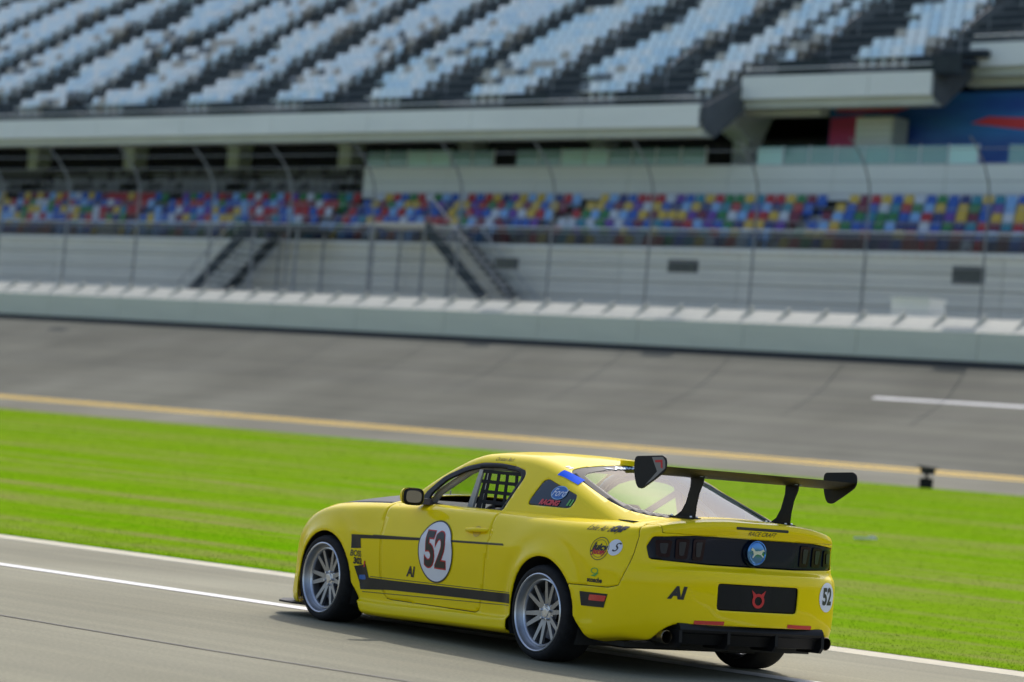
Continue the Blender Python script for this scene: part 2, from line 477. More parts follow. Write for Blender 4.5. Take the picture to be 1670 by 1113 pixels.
# ---- cutting the sheets into panels
def arch(cx, r, front_run, back_run, n=26):
    """wheel opening in (x, z): a circle opening out towards the sill"""
    pts = [np.array((cx + r*math.cos(t), WHEEL_R + r*math.sin(t))) for t in np.linspace(math.radians(4), math.radians(176), n)]
    return np.array([(cx+front_run, -.2), (cx+front_run, .10)] + [tuple(p) for p in pts] + [(cx-back_run, .10), (cx-back_run, -.2)])
ARCH_R = arch(0, .368, .372, .555)
ARCH_F = arch(WB, .345, .40, .525)
LAMPS = rounded([(.50,.913),(.752,.888),(.778,.82),(.765,.742),(.36,.729),(-.36,.729),(-.765,.742),(-.778,.82),(-.752,.888),(-.50,.913)], .012)
PLATE = rounded([(.338,.622),(-.338,.622),(-.335,.450),(.335,.450)], .025)
DIFF = rounded([(.735,-.1),(.735,.232),(.675,.318),(.60,.353),(-.60,.353),(-.675,.318),(-.735,.232),(-.735,-.1)], .04)
DOOR = rounded([(2.085,1.1),(2.075,.905),(2.028,.700),(2.040,.40),(1.985,.262),(1.93,.226),(.80,.238),(.770,.262),(.690,.69),(.715,.94),(.715,1.1)], .02)
BUMPER = np.array([(-.30,-.3),(-.30,.530),(-.66,.540),(-.735,.560),(-.772,.66),(-.785,.78),(-.788,.88),(-.745,.96),(-.745,1.2),(-2,1.2),(-2,-.3)])
NOSE = np.array([(3.0,-.3),(3.0,.36),(3.06,.46),(3.20,.56),(3.26,.66),(3.24,.9),(4,.9),(4,-.3)])
GRILLE = rounded([(.60,.56),(.60,.36),(.50,.20),(-.50,.20),(-.60,.36),(-.60,.56)], .05)

half = BODY_H
def xz(S): return S[0][:, [0,2]]
def yz(S): return S[0][:, [1,2]]
_, half = clip(half, sdf(xz(half), ARCH_R)); half = compact(half)
_, half = clip(half, sdf(xz(half), ARCH_F)); half = compact(half)
door_S, half = clip(half, sdf(xz(half), DOOR)); 
door_S = clip(door_S, sdf(xz(door_S), DOOR) - .0055)[0]; half = compact(half)
rear_S, half = clip(half, sdf(xz(half), BUMPER)); half = compact(half)
rear_S = clip(rear_S, sdf(xz(rear_S), BUMPER) - .005)[0]; rear_S = compact(rear_S)
nose_S, half = clip(half, sdf(xz(half), NOSE)); half = compact(half)
nose_S = compact(clip(nose_S, sdf(xz(nose_S), NOSE) - .004)[0])
_, rear_S = clip(rear_S, sdf(yz(rear_S), DIFF)); rear_S = compact(rear_S)
lamp_S, rear_S = clip(rear_S, sdf(yz(rear_S), LAMPS)); rear_S = compact(rear_S)
plate_S, rear_S = clip(rear_S, sdf(yz(rear_S), PLATE)); rear_S = compact(rear_S)
LID = np.array([(.715,.9135),(.715,1.3),(-.715,1.3),(-.715,.9135)])
lid_S, rear_S = clip(rear_S, sdf(yz(rear_S), LID)); rear_S = compact(rear_S)
lid_S = compact(clip(lid_S, sdf(yz(lid_S), LID) - .003)[0])
grille_S, nose_S = clip(nose_S, np.where(nose_S[0][:,0] > 3.3, sdf(yz(nose_S), GRILLE), -1)); nose_S = compact(nose_S)

cap = CAP_H
deck_S, cap = clip(cap, -.72 - cap[0][:,0]); cap = compact(cap)
deck_S = compact(clip(deck_S, -.724 - deck_S[0][:,0])[0])
HOOD = np.array([(2.14,-2),(2.14,2),(3.33,2),(3.33,-2)])
hood_S, cap = clip(cap, sdf(cap[0][:, :2], HOOD)); cap = compact(cap)
hood_S = compact(clip(hood_S, sdf(hood_S[0][:, :2], HOOD) - .004)[0])
# the cap under the cabin is open
def above_cabin(S):
    x, y, z = S[0].T
    g = np.maximum(z - z_top(x, y) - .003, np.abs(y) - y_side(x, np.full_like(x, .945)) + .012)
    return np.where((x > -.9) & (x < 2.2), g, 1.0)
cap = compact(clip(cap, above_cabin(cap))[0])
deck_S = compact(clip(deck_S, above_cabin(deck_S))[0])

sheet = lambda S: joined(S, mirrored(S))
def seal(poly):
    S = compact(clip(BODY_H, .016 - np.abs(sdf(xz(BODY_H), poly)))[0])
    S = compact(clip(S, np.minimum(-sdf(xz(S), ARCH_R), -sdf(xz(S), ARCH_F)))[0])
    return (S[0] + np.where(S[0][:, 0:1] < -.7, [.004,-.005,0], [0,-.006,0]), S[1])
for S_ in (seal(DOOR), mirrored(seal(DOOR)), seal(BUMPER), mirrored(seal(BUMPER))):
    surf_obj('panel_seal', S_, CABIN, car, thick=.004)
body = surf_obj('body', joined(half, mirrored(half), cap, mirrored(cap)), YELLOW, car)
door_l = surf_obj('door', door_S, YELLOW, car)
door_r = surf_obj('door', mirrored(door_S), YELLOW, car)
bumper = surf_obj('rear_bumper', sheet(rear_S), YELLOW, car)
nose = surf_obj('front_bumper', sheet(nose_S), YELLOW, car)
trunk = surf_obj('trunk_lid', joined(lid_S, mirrored(lid_S), deck_S, mirrored(deck_S)), YELLOW, car)
hood = surf_obj('hood', sheet(hood_S), STRIPE, car)
lamp_full = sheet(lamp_S); lamp_full = (lamp_full[0] + [.014,0,0], lamp_full[1])
tail_panel = surf_obj('tail_panel', lamp_full, GLOSSBLACK, car)
plate_full = sheet(plate_S); plate_full = (plate_full[0] + [.012,0,0], plate_full[1])
plate_panel = surf_obj('plate_panel', plate_full, BLACK, car)
g_full = sheet(grille_S); surf_obj('grille', (g_full[0] - [.03,0,0], g_full[1]), BLACK, car)

# ---- greenhouse: pillars and roof, glass cut out of the same sheet
WIN = rounded([(1.80,.915),(1.80,1.00),(1.638,1.134),(1.425,1.218),(1.234,1.256),(1.022,1.261),(.83,1.249),(.70,1.225),(.672,1.18),(.745,.938),(.862,.925),(1.294,.918)], .035)
WIN_IN = rounded([(1.70,.932),(1.71,1.00),(1.575,1.115),(1.40,1.185),(1.22,1.224),(1.022,1.232),(.83,1.222),(.735,1.20),(.712,1.168),(.768,.955),(.90,.945),(1.294,.935)], .03)
QUART = rounded([(.500,1.000),(.497,1.05),(.448,1.175),(.400,1.186),(.025,1.098),(.008,1.068),(.028,1.012),(.062,1.004)], .02)
P, T = GH
nv = GREEN[2]
jj = np.arange(len(P)) % (2*nv-1)
is_side = (jj < 24) | (jj > 2*nv-2-24)
is_top = ~is_side
def side_f(S, poly): return np.where(np.abs(S[0][:,1]) > .50, sdf(xz(S), poly), -1.0)
RGL = rounded([(.262,.30),(.300,.52),(.285,.598),(.15,.606),(-.05,.622),(-.25,.632),(-.42,.610),(-.56,.545),(-.70,.42),(-.80,.20),(-.81,-.20),(-.70,-.42),(-.56,-.545),(-.42,-.610),(-.25,-.632),(-.05,-.622),(.15,-.606),(.285,-.598),(.300,-.52),(.262,-.30)], .04)
RGL_IN = rounded([(.175,.30),(.205,.50),(.20,.545),(.12,.555),(-.05,.568),(-.25,.578),(-.40,.556),(-.53,.495),(-.645,.39),(-.72,.19),(-.725,-.19),(-.645,-.39),(-.53,-.495),(-.40,-.556),(-.25,-.578),(-.05,-.568),(.12,-.555),(.20,-.545),(.205,-.50),(.175,-.30)], .04)
WSC = rounded([(1.375,.30),(1.33,.565),(1.50,.625),(1.75,.665),(1.98,.69),(2.2,.60),(2.3,0),(2.2,-.60),(1.98,-.69),(1.75,-.665),(1.50,-.625),(1.33,-.565),(1.375,-.30)], .04)
def top_f(S, poly):
    return np.minimum(sdf(S[0][:, :2], poly), S[0][:,2] - y_top_limit(S[0][:,0], S[0][:,1]))
def y_top_limit(x, y): return z_top(x, y) - .022
gh = GH
win_S, gh = clip(gh, side_f(gh, WIN)); gh = compact(gh)
q_S, gh = clip(gh, side_f(gh, QUART)); gh = compact(gh)
rg_S, gh = clip(gh, top_f(gh, RGL)); gh = compact(gh)
ws_S, gh = clip(gh, top_f(gh, WSC)); gh = compact(gh)
trim_in, trim_S = clip(win_S, side_f(win_S, WIN_IN))
roof = surf_obj('roof', gh, YELLOW, car, thick=.012)
for sgn in (1, -1):
    t_ = clip(trim_S, trim_S[0][:,1]*sgn)[0]
    surf_obj('window_frame', (t_[0], t_[1]), BLACK, car, thick=.014)
    t_ = clip(q_S, q_S[0][:,1]*sgn)[0]
    qo = surf_obj('quarter_window', (t_[0] - [0,.004*sgn,0], t_[1]), SMOKED, car, thick=.004)
    if sgn == 1: quarter_l = qo
rg_in, rg_border = clip(rg_S, top_f(rg_S, RGL_IN))
rear_window = surf_obj('rear_window', (rg_in[0] - [0,0,.003], rg_in[1]), REARGLASS, car, thick=0)
surf_obj('window_seal', (rg_border[0] - [0,0,.002], rg_border[1]), mat('frit_border', (.028,.032,.038), rough=.5, spec=.15), rear_window, thick=.006)
surf_obj('windshield', (ws_S[0] - [0,0,.003], ws_S[1]), FRONTGLASS, car, thick=0)

# ---- flat print laid on the sheets
def cast(kind, a, b):
    if kind == 'side': o, d = Vector((a, 3, b)), Vector((0,-1,0))
    elif kind == 'rear': o, d = Vector((-4, a, b)), Vector((1,0,0))
    else: o, d = Vector((a, b, 4)), Vector((0,0,-1))
    h = BVH.ray_cast(o, d)
    if h[0] is None: return None
    n = h[1]
    if n.dot(d) > 0: n = -n
    return h[0], n
def decal(name, verts2, faces, kind, m, parent, off=.0022, step=.035, shift=(0,0,0)):
    bm = bmesh.new()
    vs = [bm.verts.new((a, b, 0)) for a, b in verts2]
    for f in faces:
        try: bm.faces.new([vs[i] for i in f])
        except ValueError: pass
    bm.normal_update()
    bmesh.ops.triangulate(bm, faces=bm.faces)
    for _ in range(7):
        es = [e for e in bm.edges if e.calc_length() > step]
        if not es: break
        bmesh.ops.subdivide_edges(bm, edges=es, cuts=1)
        bmesh.ops.triangulate(bm, faces=[f for f in bm.faces if len(f.verts) > 3])
    bad = []
    for v in bm.verts:
        h = cast(kind, v.co.x, v.co.y)
        if h is None: bad.append(v); continue
        v.co = h[0] + h[1]*off + Vector(shift)
    if bad: bmesh.ops.delete(bm, geom=bad, context='VERTS')
    d = {'side': Vector((0,1,0)), 'rear': Vector((-1,0,0)), 'top': Vector((0,0,1))}[kind]
    for f in bm.faces:
        f.normal_update()
        if f.normal.dot(d) < 0: f.normal_flip()
    me = bpy.data.meshes.new(name); bm.to_mesh(me); bm.free(); shade(me, 180)
    return link(name, me, parent, m)
def poly_decal(name, poly, kind, m, parent, **k):
    return decal(name, [tuple(p) for p in poly], [tuple(range(len(poly)))], kind, m, parent, **k)
def disc(c, r, n=40, squash=1.0):
    return [(c[0]+r*math.cos(2*math.pi*i/n), c[1]+squash*r*math.sin(2*math.pi*i/n)) for i in range(n)]
def ring_decal(name, c, r0, r1, kind, m, parent, n=40, squash=1.0, **k):
    v = disc(c, r0, n, squash) + disc(c, r1, n, squash)
    return decal(name, v, [(i, (i+1) % n, n+(i+1) % n, n+i) for i in range(n)], kind, m, parent, **k)
def text2d(txt, size, bold=0, shear=0, spacing=1.0, xs=1.0):
    cu = bpy.data.curves.new('lettering', 'FONT'); cu.body = txt; cu.size = size; cu.align_x = 'CENTER'; cu.align_y = 'CENTER'
    cu.offset = bold; cu.shear = shear; cu.space_character = spacing; cu.resolution_u = 4
    o = bpy.data.objects.new('lettering', cu); COL.objects.link(o)
    me = bpy.data.meshes.new_from_object(o.evaluated_get(bpy.context.evaluated_depsgraph_get()))
    v = [(p.co.x*xs, p.co.y) for p in me.vertices]; f = [tuple(p.vertices) for p in me.polygons]
    bpy.data.objects.remove(o); bpy.data.curves.remove(cu); bpy.data.meshes.remove(me)
    return v, f
def text_decal(name, txt, c, size, kind, m, parent, ang=0, **k):
    tk = {q: k.pop(q) for q in ('bold','shear','spacing','xs') if q in k}
    v, f = text2d(txt, size, **tk)
    ca, sa = math.cos(ang), math.sin(ang)
    v = [(c[0]-(a*ca-b*sa), c[1]+(a*sa+b*ca)) for a, b in v]
    return decal(name, v, [q[::-1] for q in f], kind, m, parent, **k)

# door roundel, as on the near side
rnd = poly_decal('number_roundel', disc((1.322,.612), .208), 'side', WHITE, door_l, off=.006)
ring_decal('roundel_edge', (1.322,.612), .206, .216, 'side', INK, door_l, off=.0066)
text_decal('number', '52', (1.325,.612), .335, 'side', RED, rnd, bold=.017, xs=.80, off=.0078)
text_decal('number', '52', (1.325,.612), .335, 'side', INK, rnd, bold=.008, xs=.80, off=.0096)
text_decal('lettering', 'AI', (1.64,.445), .10, 'side', INK, door_l, bold=.004, shear=.25, off=.003)
# hockey-stick stripe
poly_decal('stripe', [(2.405,.655),(2.10,.668),(1.30,.698),(.49,.722),(.49,.715),(1.30,.686),(2.10,.644),(2.275,.634),(2.268,.565),(2.385,.555)], 'side', STRIPE, body, off=.0028)
poly_decal('stripe', [(2.338,.43),(2.205,.455),(2.165,.362),(1.9,.365),(1.0,.385),(.375,.402),(.372,.338),(1.0,.322),(1.9,.296),(2.26,.270)], 'side', STRIPE, body, off=.0028)
for s0, s1 in (((2.12,.672),(.50,.728)), ((2.15,.374),(.38,.412)), ((2.24,.258),(.38,.327))):
    poly_decal('pinstripe', [s0, s1, (s1[0], s1[1]-.005), (s0[0], s0[1]-.005)], 'side', OLIVE, body, off=.0028)
text_decal('lettering', 'BOSS', (2.325,.520), .060, 'side', OLIVE, body, bold=.002, xs=.85, off=.0028)
text_decal('lettering', '302', (2.305,.468), .060, 'side', INK, body, bold=.003, xs=.95, off=.0034)
poly_decal('badge', [(2.225,.475),(2.205,.478),(2.215,.435),(2.235,.43)], 'side', RED, body, off=.0042)
poly_decal('badge', rounded([(2.29,.372),(2.21,.378),(2.20,.345),(2.285,.340)], .012), 'side', BLUEVINYL, body, off=.0042)
# rear quarter marks
text_decal('lettering', 'Lake Air Body', (-.50,.902), .052, 'side', INK, body, shear=.5, xs=.9, off=.003)
text_decal('lettering', 'CMF', (-.615,.908), .05, 'side', INK, body, shear=.4, bold=.004, xs=1.1, off=.003)
ring_decal('round_badge', (-.54,.775), .070, .075, 'side', OLIVE, body, off=.003)
ring_decal('round_badge', (-.54,.775), .055, .058, 'side', OLIVE, body, off=.003)
text_decal('lettering', 'Juicy', (-.54,.785), .062, 'side', INK, body, shear=.3, bold=.003, off=.003)
text_decal('lettering', 'Jucey', (-.54,.755), .05, 'side', RED, body, shear=.3, bold=.002, off=.003)
wd = poly_decal('round_sticker', disc((-.655,.792), .052), 'side', WHITE, body, off=.003)
text_decal('lettering', 'S', (-.655,.792), .085, 'side', INK, wd, shear=.5, off=.0045)
ring_decal('round_badge', (-.535,.632), .024, .032, 'side', GREENVINYL, body, off=.003, squash=.6)
poly_decal('leaf_mark', [(-.50,.598),(-.56,.618),(-.575,.622),(-.54,.595)], 'side', GREENVINYL, body, off=.003)
text_decal('lettering', 'scosche', (-.535,.572), .042, 'side', INK, body, shear=.2, bold=.002, off=.003)
# side marker on its own bit of stripe
mk = poly_decal('stripe', [(-.405,.490),(-.66,.494),(-.635,.405),(-.43,.40)], 'side', STRIPE, bumper, off=.003)
poly_decal('side_marker', rounded([(-.50,.478),(-.655,.482),(-.64,.444),(-.49,.440)], .012), 'side', REDLENS, bumper, off=.006)
text_decal('lettering', 'Christian Bach', (1.02,1.288), .036, 'side', OLIVE, roof, shear=.25, ang=.02, off=.002)
# quarter window print
poly_decal('oval_badge', disc((.215,1.100), .085, 36, .55), 'side', PALEBLUE, quarter_l, off=.001)
ov = poly_decal('oval_badge', disc((.215,1.100), .079, 36, .53), 'side', BLUEVINYL, quarter_l, off=.0022)
text_decal('lettering', 'Ford', (.215,1.098), .075, 'side', WHITE, ov, shear=.45, off=.0036)
text_decal('lettering', 'RACING', (.275,1.028), .046, 'side', RED, quarter_l, shear=.35, bold=.003, xs=1.2, off=.002)
for dx in (0, .03): poly_decal('slash_mark', [(.085-dx,1.02),(.065-dx,1.02),(.055-dx,1.062),(.07-dx,1.065)], 'side', GREENVINYL, quarter_l, off=.002)
# tape over the glass edge, roof marks, glass banner
poly_decal('tape', [(.325,.615),(.12,.585),(.10,.655),(.335,.660)], 'top', BLUE, roof, off=.004)
for dx in (0, .035): poly_decal('roof_sticker', [(.375-dx,.575),(.35-dx,.575),(.345-dx,.545),(.37-dx,.545)], 'top', WHITE, roof, off=.002)
def top_text(name, txt, c, size, m, parent, **k):
    tk = {q: k.pop(q) for q in ('bold','shear','spacing','xs') if q in k}
    v, f = text2d(txt, size, **tk)
    return decal(name, [(c[0]+b, c[1]-a) for a, b in v], f, 'top', m, parent, **k)
poly_decal('banner_mark', [(.235,.36),(.205,.345),(.19,.30),(.22,.315)], 'top', BLUEVINYL, rear_window, off=.002)
top_text('lettering', 'Auto', (.205,.215), .085, PALEBLUE, rear_window, shear=.4, bold=.003, xs=.95, off=.002)
# tail marks
text_decal('lettering', 'AI', (.622,.541), .105, 'rear', INK, bumper, bold=.006, shear=.25, off=.003)
text_decal('lettering', 'RACE CRAFT', (-.02,.950), .040, 'rear', INK, trunk, shear=.3, off=.002)
poly_decal('lid_slot', rounded([(.20,.990),(-.24,.990),(-.24,.972),(.20,.972)], .006), 'rear', INK, trunk, off=.0015)
wr = poly_decal('number_roundel', disc((-.640,.567), .092, 36, 1.05), 'rear', WHITE, bumper, off=.003)
text_decal('number', '52', (-.640,.567), .15, 'rear', INK, wr, bold=.006, xs=.75, off=.0045)
for sy in (1, -1):
    poly_decal('reflector', [(sy*.49,.378),(sy*.265,.382),(sy*.265,.357),(sy*.49,.354)], 'rear', REDLENS, bumper, off=.005)
# red ring mark with horns on the ribbed plate
for k in range(9):
    for (a, b) in ((.325,.115), (-.115,-.325)):
        decal('rib', [(a,.463+.018*k),(b,.463+.018*k),(b,.471+.018*k),(a,.471+.018*k)], [(0,1,2,3)], 'rear', BLACK, plate_panel, off=.0025, shift=(.012,0,0), step=.2)
ring_decal('emblem', (0,.523), .030, .050, 'rear', RED, plate_panel, off=.004, squash=.95, shift=(.012,0,0))
poly_decal('emblem', [(.042,.548),(.022,.566),(.058,.592)], 'rear', RED, plate_panel, off=.004, shift=(.012,0,0))
poly_decal('emblem', [(-.022,.566),(-.042,.548),(-.058,.592)], 'rear', RED, plate_panel, off=.004, shift=(.012,0,0))
# tail lamps: three upright bars on each side
for sy in (1, -1):
    for yc, w, z0, z1 in ((.685,.048,.762,.868), (.565,.048,.757,.884), (.445,.046,.755,.890)):
        b_ = poly_decal('tail_lamp', rounded([(sy*(yc+w),z1),(sy*(yc-w),z1+.004),(sy*(yc-w+.006),z0),(sy*(yc+w-.008),z0)], .015), 'rear', DARKRED, tail_panel, off=.008, shift=(.014,0,0))
        poly_decal('lens', rounded([(sy*(yc+w*.55),z1-.018),(sy*(yc-w*.5),z1-.014),(sy*(yc-w*.35),z0+.022),(sy*(yc+w*.35),z0+.022)], .012), 'rear', CLEARLENS, b_, off=.012, shift=(.014,0,0))
# round centre emblem
e = MB(); e.lathe([(.001,-.018),(.056,-.020),(.068,-.016),(.073,-.021),(.079,-.019),(.080,0)], 40, 'x', (-.992,0,.828))
emb = e.build('round_emblem', CHROME, tail_panel, 40)
b = MB()
b.prism([(.058,.020),(.046,.034),(.030,.026),(.018,.012),(-.022,.016),(-.048,.026),(-.062,.016),(-.044,.012),(-.036,-.004),(-.056,-.022),(-.050,-.028),(-.026,-.010),(-.004,-.006),(.016,-.012),(.034,-.032),(.042,-.028),(.030,-.008),(.038,.012)], 'x', -.020, -.025)
o = b.build('horse_relief', SILVER, emb); o.location = (-.992, 0, .828)
b = MB(); b.lathe([(.080,.0),(.092,-.006),(.096,.004)], 40, 'x', (-.990,0,.828)); b.build('emblem_bezel', GLOSSBLACK, emb, 40)

# door handle
h = cast('side', .86, .795)[0]
b = MB(); b.tube([(.985,h.y+.004,.786),(.96,h.y+.022,.790),(.86,h.y+.028,.796),(.76,h.y+.020,.800),(.735,h.y+.002,.800)], [.010,.015,.016,.015,.010], 10)
b.build('handle', YELLOW, door_l, 60)
poly_decal('recess_shade', disc((.86,.785), .05, 28, .75), 'side', mat('recess_shade_yellow', (.60,.42,.01), rough=.4), door_l, off=.002)  # flat disc; the hollow's shade is put into its darker yellow

# ---- underside, arch liners, diffuser, pipes, splitter
b = MB(); b.prism([(-.42,-.55),(-.42,.55),(-.30,.58),(.35,.86),(2.25,.86),(3.0,.80),(3.35,.62),(3.35,-.62),(3.0,-.80),(2.25,-.86),(.35,-.86),(-.30,-.58)], 'z', .135, .165)
b.build('floor_pan', BLACK, car)
for cx in (0, WB):
    for sy in (1, -1):
        b = MB(); n = 24; R_ = .40 if cx == 0 else .375
        arc = [(cx+R_*math.cos(t), WHEEL_R+R_*math.sin(t)) for t in np.linspace(-.45, math.pi+.45, n)]
        y0, y1 = sy*.925, sy*.60
        vs = [(x, y0, z) for x, z in arc] + [(x, y1, z) for x, z in arc]
        fs = [(i, i+1, n+i+1, n+i) for i in range(n-1)] + [tuple(range(n, 2*n))]
        b.add(vs, fs); b.build('wheel_well', CABIN, car, 40)
b = MB()
b.prism([(-1.020,.356),(-1.036,.338),(-1.042,.318),(-1.036,.302),(-1.000,.288),(-.985,.255),(-.97,.222),(-.86,.212),(-.80,.356)], 'y', -.60, .60)
dif = b.build('diffuser', BLACK, car, 30)
for yy in (.595,.20,-.20,-.595):
    b = MB(); b.prism([(-1.040,.312),(-1.044,.235),(-1.02,.200),(-.80,.192),(-.80,.31)], 'y', yy-.012, yy+.012)
    b.build('fin', BLACK, dif)
for sy in (1, -1):
    b = MB(); b.lathe([(.036,-.55),(.041,-.975),(.044,-.990),(.040,-.995),(.036,-.985),(.033,-.80)], 28, 'x', (0, sy*.668, .262)); b.build('exhaust_pipe', PIPE, car, 40)
    b = MB(); b.lathe([(.001,-.86),(.037,-.86)], 24, 'x', (0, sy*.668, .262)); b.build('pipe_bore', BLACK, car)
b = MB(); b.tube([(0,-.80,.314),(0,.80,.314)], .045, 12); b.lathe([(.05,-.12),(.13,-.10),(.15,0),(.13,.10),(.05,.12)], 20, 'y', (0,0,.314)); b.build('rear_axle', BLACK, car, 40)
b = MB(); b.tube([(-.55,-.45,.25),(-.62,-.25,.25),(-.62,.25,.25),(-.55,.45,.25)], .09, 12); b.build('muffler', STEEL, car, 40)
b = MB(); b.prism([(2.92,.90),(3.10,.975),(3.30,.965),(3.52,.80),(3.66,.45),(3.70,0),(3.66,-.45),(3.52,-.80),(3.30,-.965),(3.10,-.975),(2.92,-.90)], 'z', .088, .102)
b.build('front_splitter', CARBON, car)
for sy in (1, -1):
    b = MB(); b.lathe([(.001,.03),(.05,.025),(.075,.0)], 24, 'x', (3.40, sy*.50, .545)); b.build('headlight', CLEARLENS, car, 60)
b = MB()
for dx, yy in ((2.35,.30),(2.25,.22)): b.tube([(dx,yy,.985),(dx,yy,1.025)], .006, 8)
b.build('hood_pin', SILVER, hood)

# ---- wheels
def make_wheel():
    w = MB()
    w.lathe([(.250,-.262),(.262,-.270),(.285,-.272),(.303,-.262),(.3115,-.240),(.314,-.21),(.3142,-.13),(.314,-.06),(.3115,-.030),(.303,-.010),(.285,.002),(.266,.003),(.258,-.004),(.250,-.02)], 72, 'y')
    tyre = w.mesh('tyre', 50)
    w = MB()
    w.lathe([(.250,-.262),(.240,-.255),(.205,-.20),(.205,-.075),(.212,-.046),(.222,-.044),(.230,-.038),(.238,-.022),(.243,-.008),(.2455,.000)], 72, 'y')
    rim = w.mesh('rim', 40)
    w = MB(); w.lathe([(.2440,-.004),(.2455,.003),(.251,.0065),(.2565,.0045),(.2595,-.001),(.258,-.012)], 72, 'y'); lip = w.mesh('rim_lip', 50)
    w = MB(); w.lathe([(.2225,-.0435),(.2215,-.0375),(.214,-.036),(.208,-.041),(.206,-.060)], 72, 'y'); step = w.mesh('rim_step', 50)
    sp = MB()                                  # one forked spoke
    for s in (-1, 1):
        a0, a1 = s*.30, s*.20
        def P_(r, t, y): return Vector((r*math.cos(t), y, r*math.sin(t)))
        for (wd0, wd1, d0, d1) in ((.017,.0125,.028,.020),):
            i0, i1 = P_(.048, s*.19, -.068), P_(.210, a1, -.048)
            t = (i1-i0).normalized(); u = t.cross(Vector((0,1,0))).normalized()
            sp.add([i0-u*wd0, i0+u*wd0, i0+u*wd0*.8-Vector((0,d0,0)), i0-u*wd0*.8-Vector((0,d0,0)),
                    i1-u*wd1, i1+u*wd1, i1+u*wd1*.8-Vector((0,d1,0)), i1-u*wd1*.8-Vector((0,d1,0))],
                   [(0,1,5,4),(1,2,6,5),(2,3,7,6),(3,0,4,7),(4,5,6,7),(0,3,2,1)])
    spoke = sp.mesh('spoke')
    hb = MB(); hb.lathe([(.001,-.060),(.020,-.058),(.030,-.060),(.034,-.066),(.058,-.068),(.070,-.076),(.070,-.11)], 40, 'y'); hub = hb.mesh('hub', 40)
    nt = MB(); nt.lathe([(.0005,-.050),(.0085,-.051),(.010,-.066)], 6, 'y', (.048,0,0)); nut = nt.mesh('lug_nut')
    dk = MB(); dk.lathe([(.07,-.125),(.175,-.125),(.175,-.150),(.07,-.150)], 48, 'y', closed=True); dd = dk.mesh('brake_disc', 30)
    cp = MB(); cp.prism([(.10,-.08),(.185,-.07),(.185,.07),(.10,.08)], 'y', -.19, -.105); cal = cp.mesh('brake_caliper')
    return tyre, rim, lip, step, spoke, hub, nut, dd, cal
WHEEL = make_wheel()
for (cx, sy, turn) in ((0,1,.3), (WB,1,1.1), (0,-1,.7), (WB,-1,.1)):
    tyre, rim, lip, step, spoke, hub, nut, dd, cal = WHEEL
    w = link('wheel', rim, car, GUNMETAL)
    w.location = (cx, sy*WHEEL_Y, WHEEL_R)
    w.rotation_euler = (0, 0, 0 if sy == 1 else math.pi)
    link('tyre', tyre, w, RUBBER); link('rim_lip', lip, w, SILVER); link('rim_step', step, w, SILVER)
    for k in range(6):
        s = link('spoke', spoke, w, GUNMETAL); s.rotation_euler = (0, turn + k*2*math.pi/6, 0)
    for k in range(5):
        q = link('lug_nut', nut, w, SILVER); q.rotation_euler = (0, turn + .6 + k*2*math.pi/5, 0)
    link('hub', hub, w, SILVER); link('brake_disc', dd, w, STEEL); link('brake_caliper', cal, w, BLACK)

# ---- rear wing
n = 22; top, bot = [], []
for i in range(n+1):
    t = i/n; x = -.715 - .295*t; camb = 1.300 + .036*t**1.6 - .012*math.sin(math.pi*t)
    th = .030*(math.sqrt(max(t,0))*(1-t)*2.0)
    top.append((x, camb+th*.35)); bot.append((x, camb-th*.65-.002))
b = MB(); b.prism(top + bot[::-1], 'y', -.798, .798)
wing = b.build('rear_wing', CARBON, car, 30)
EP = rounded([(-.688,1.386),(-1.008,1.406),(-1.022,1.312),(-.90,1.240),(-.785,1.180),(-.735,1.188),(-.702,1.245),(-.684,1.32)], .05)
for sy in (1, -1):
    b = MB(); b.prism([tuple(p) for p in EP], 'y', sy*.798, sy*.806); ep = b.build('end_plate', CARBON, wing)
    if sy == 1:
        b = MB(); b.prism([(-.865,1.388),(-.975,1.395),(-1.004,1.37),(-1.010,1.325),(-.90,1.250),(-.82,1.208),(-.93,1.30)], 'y', .8062, .8074); b.build('plate_sheen_and_graphic', GREYSHEEN, ep)  # grey polygon paints a reflection on the rear half of the plate
        b = MB(); b.prism([(-.90,1.370),(-.975,1.376),(-.985,1.322),(-.966,1.325),(-.960,1.360),(-.905,1.356)], 'y', .8076, .8086); b.build('plate_sheen_and_graphic', RED, ep)
    b = MB(); b.prism([(-.625,1.012),(-.705,1.06),(-.745,1.12),(-.775,1.22),(-.775,1.30),(-.905,1.312),(-.895,1.25),(-.862,1.18),(-.845,1.10),(-.840,1.012)], 'y', sy*.40-.006, sy*.40+.006)
    up = b.build('upright', CARBON, wing)
    b = MB(); b.box(-.86,-.60, sy*.40-.035, sy*.40+.035, 1.012, 1.024); b.build('foot', CARBON, wing)
    for fx in (-.63,-.83):
        for fy in (-.024,.024):
            b = MB(); b.lathe([(.0005,1.034),(.008,1.033),(.009,1.024)], 8, 'z', (fx, sy*.40+fy, 0)); b.build('bolt', SILVER, wing)
    b = MB(); b.box(-.90,-.78, sy*.40-.03, sy*.40+.03, 1.288, 1.300); b.build('bracket', STEEL, wing)

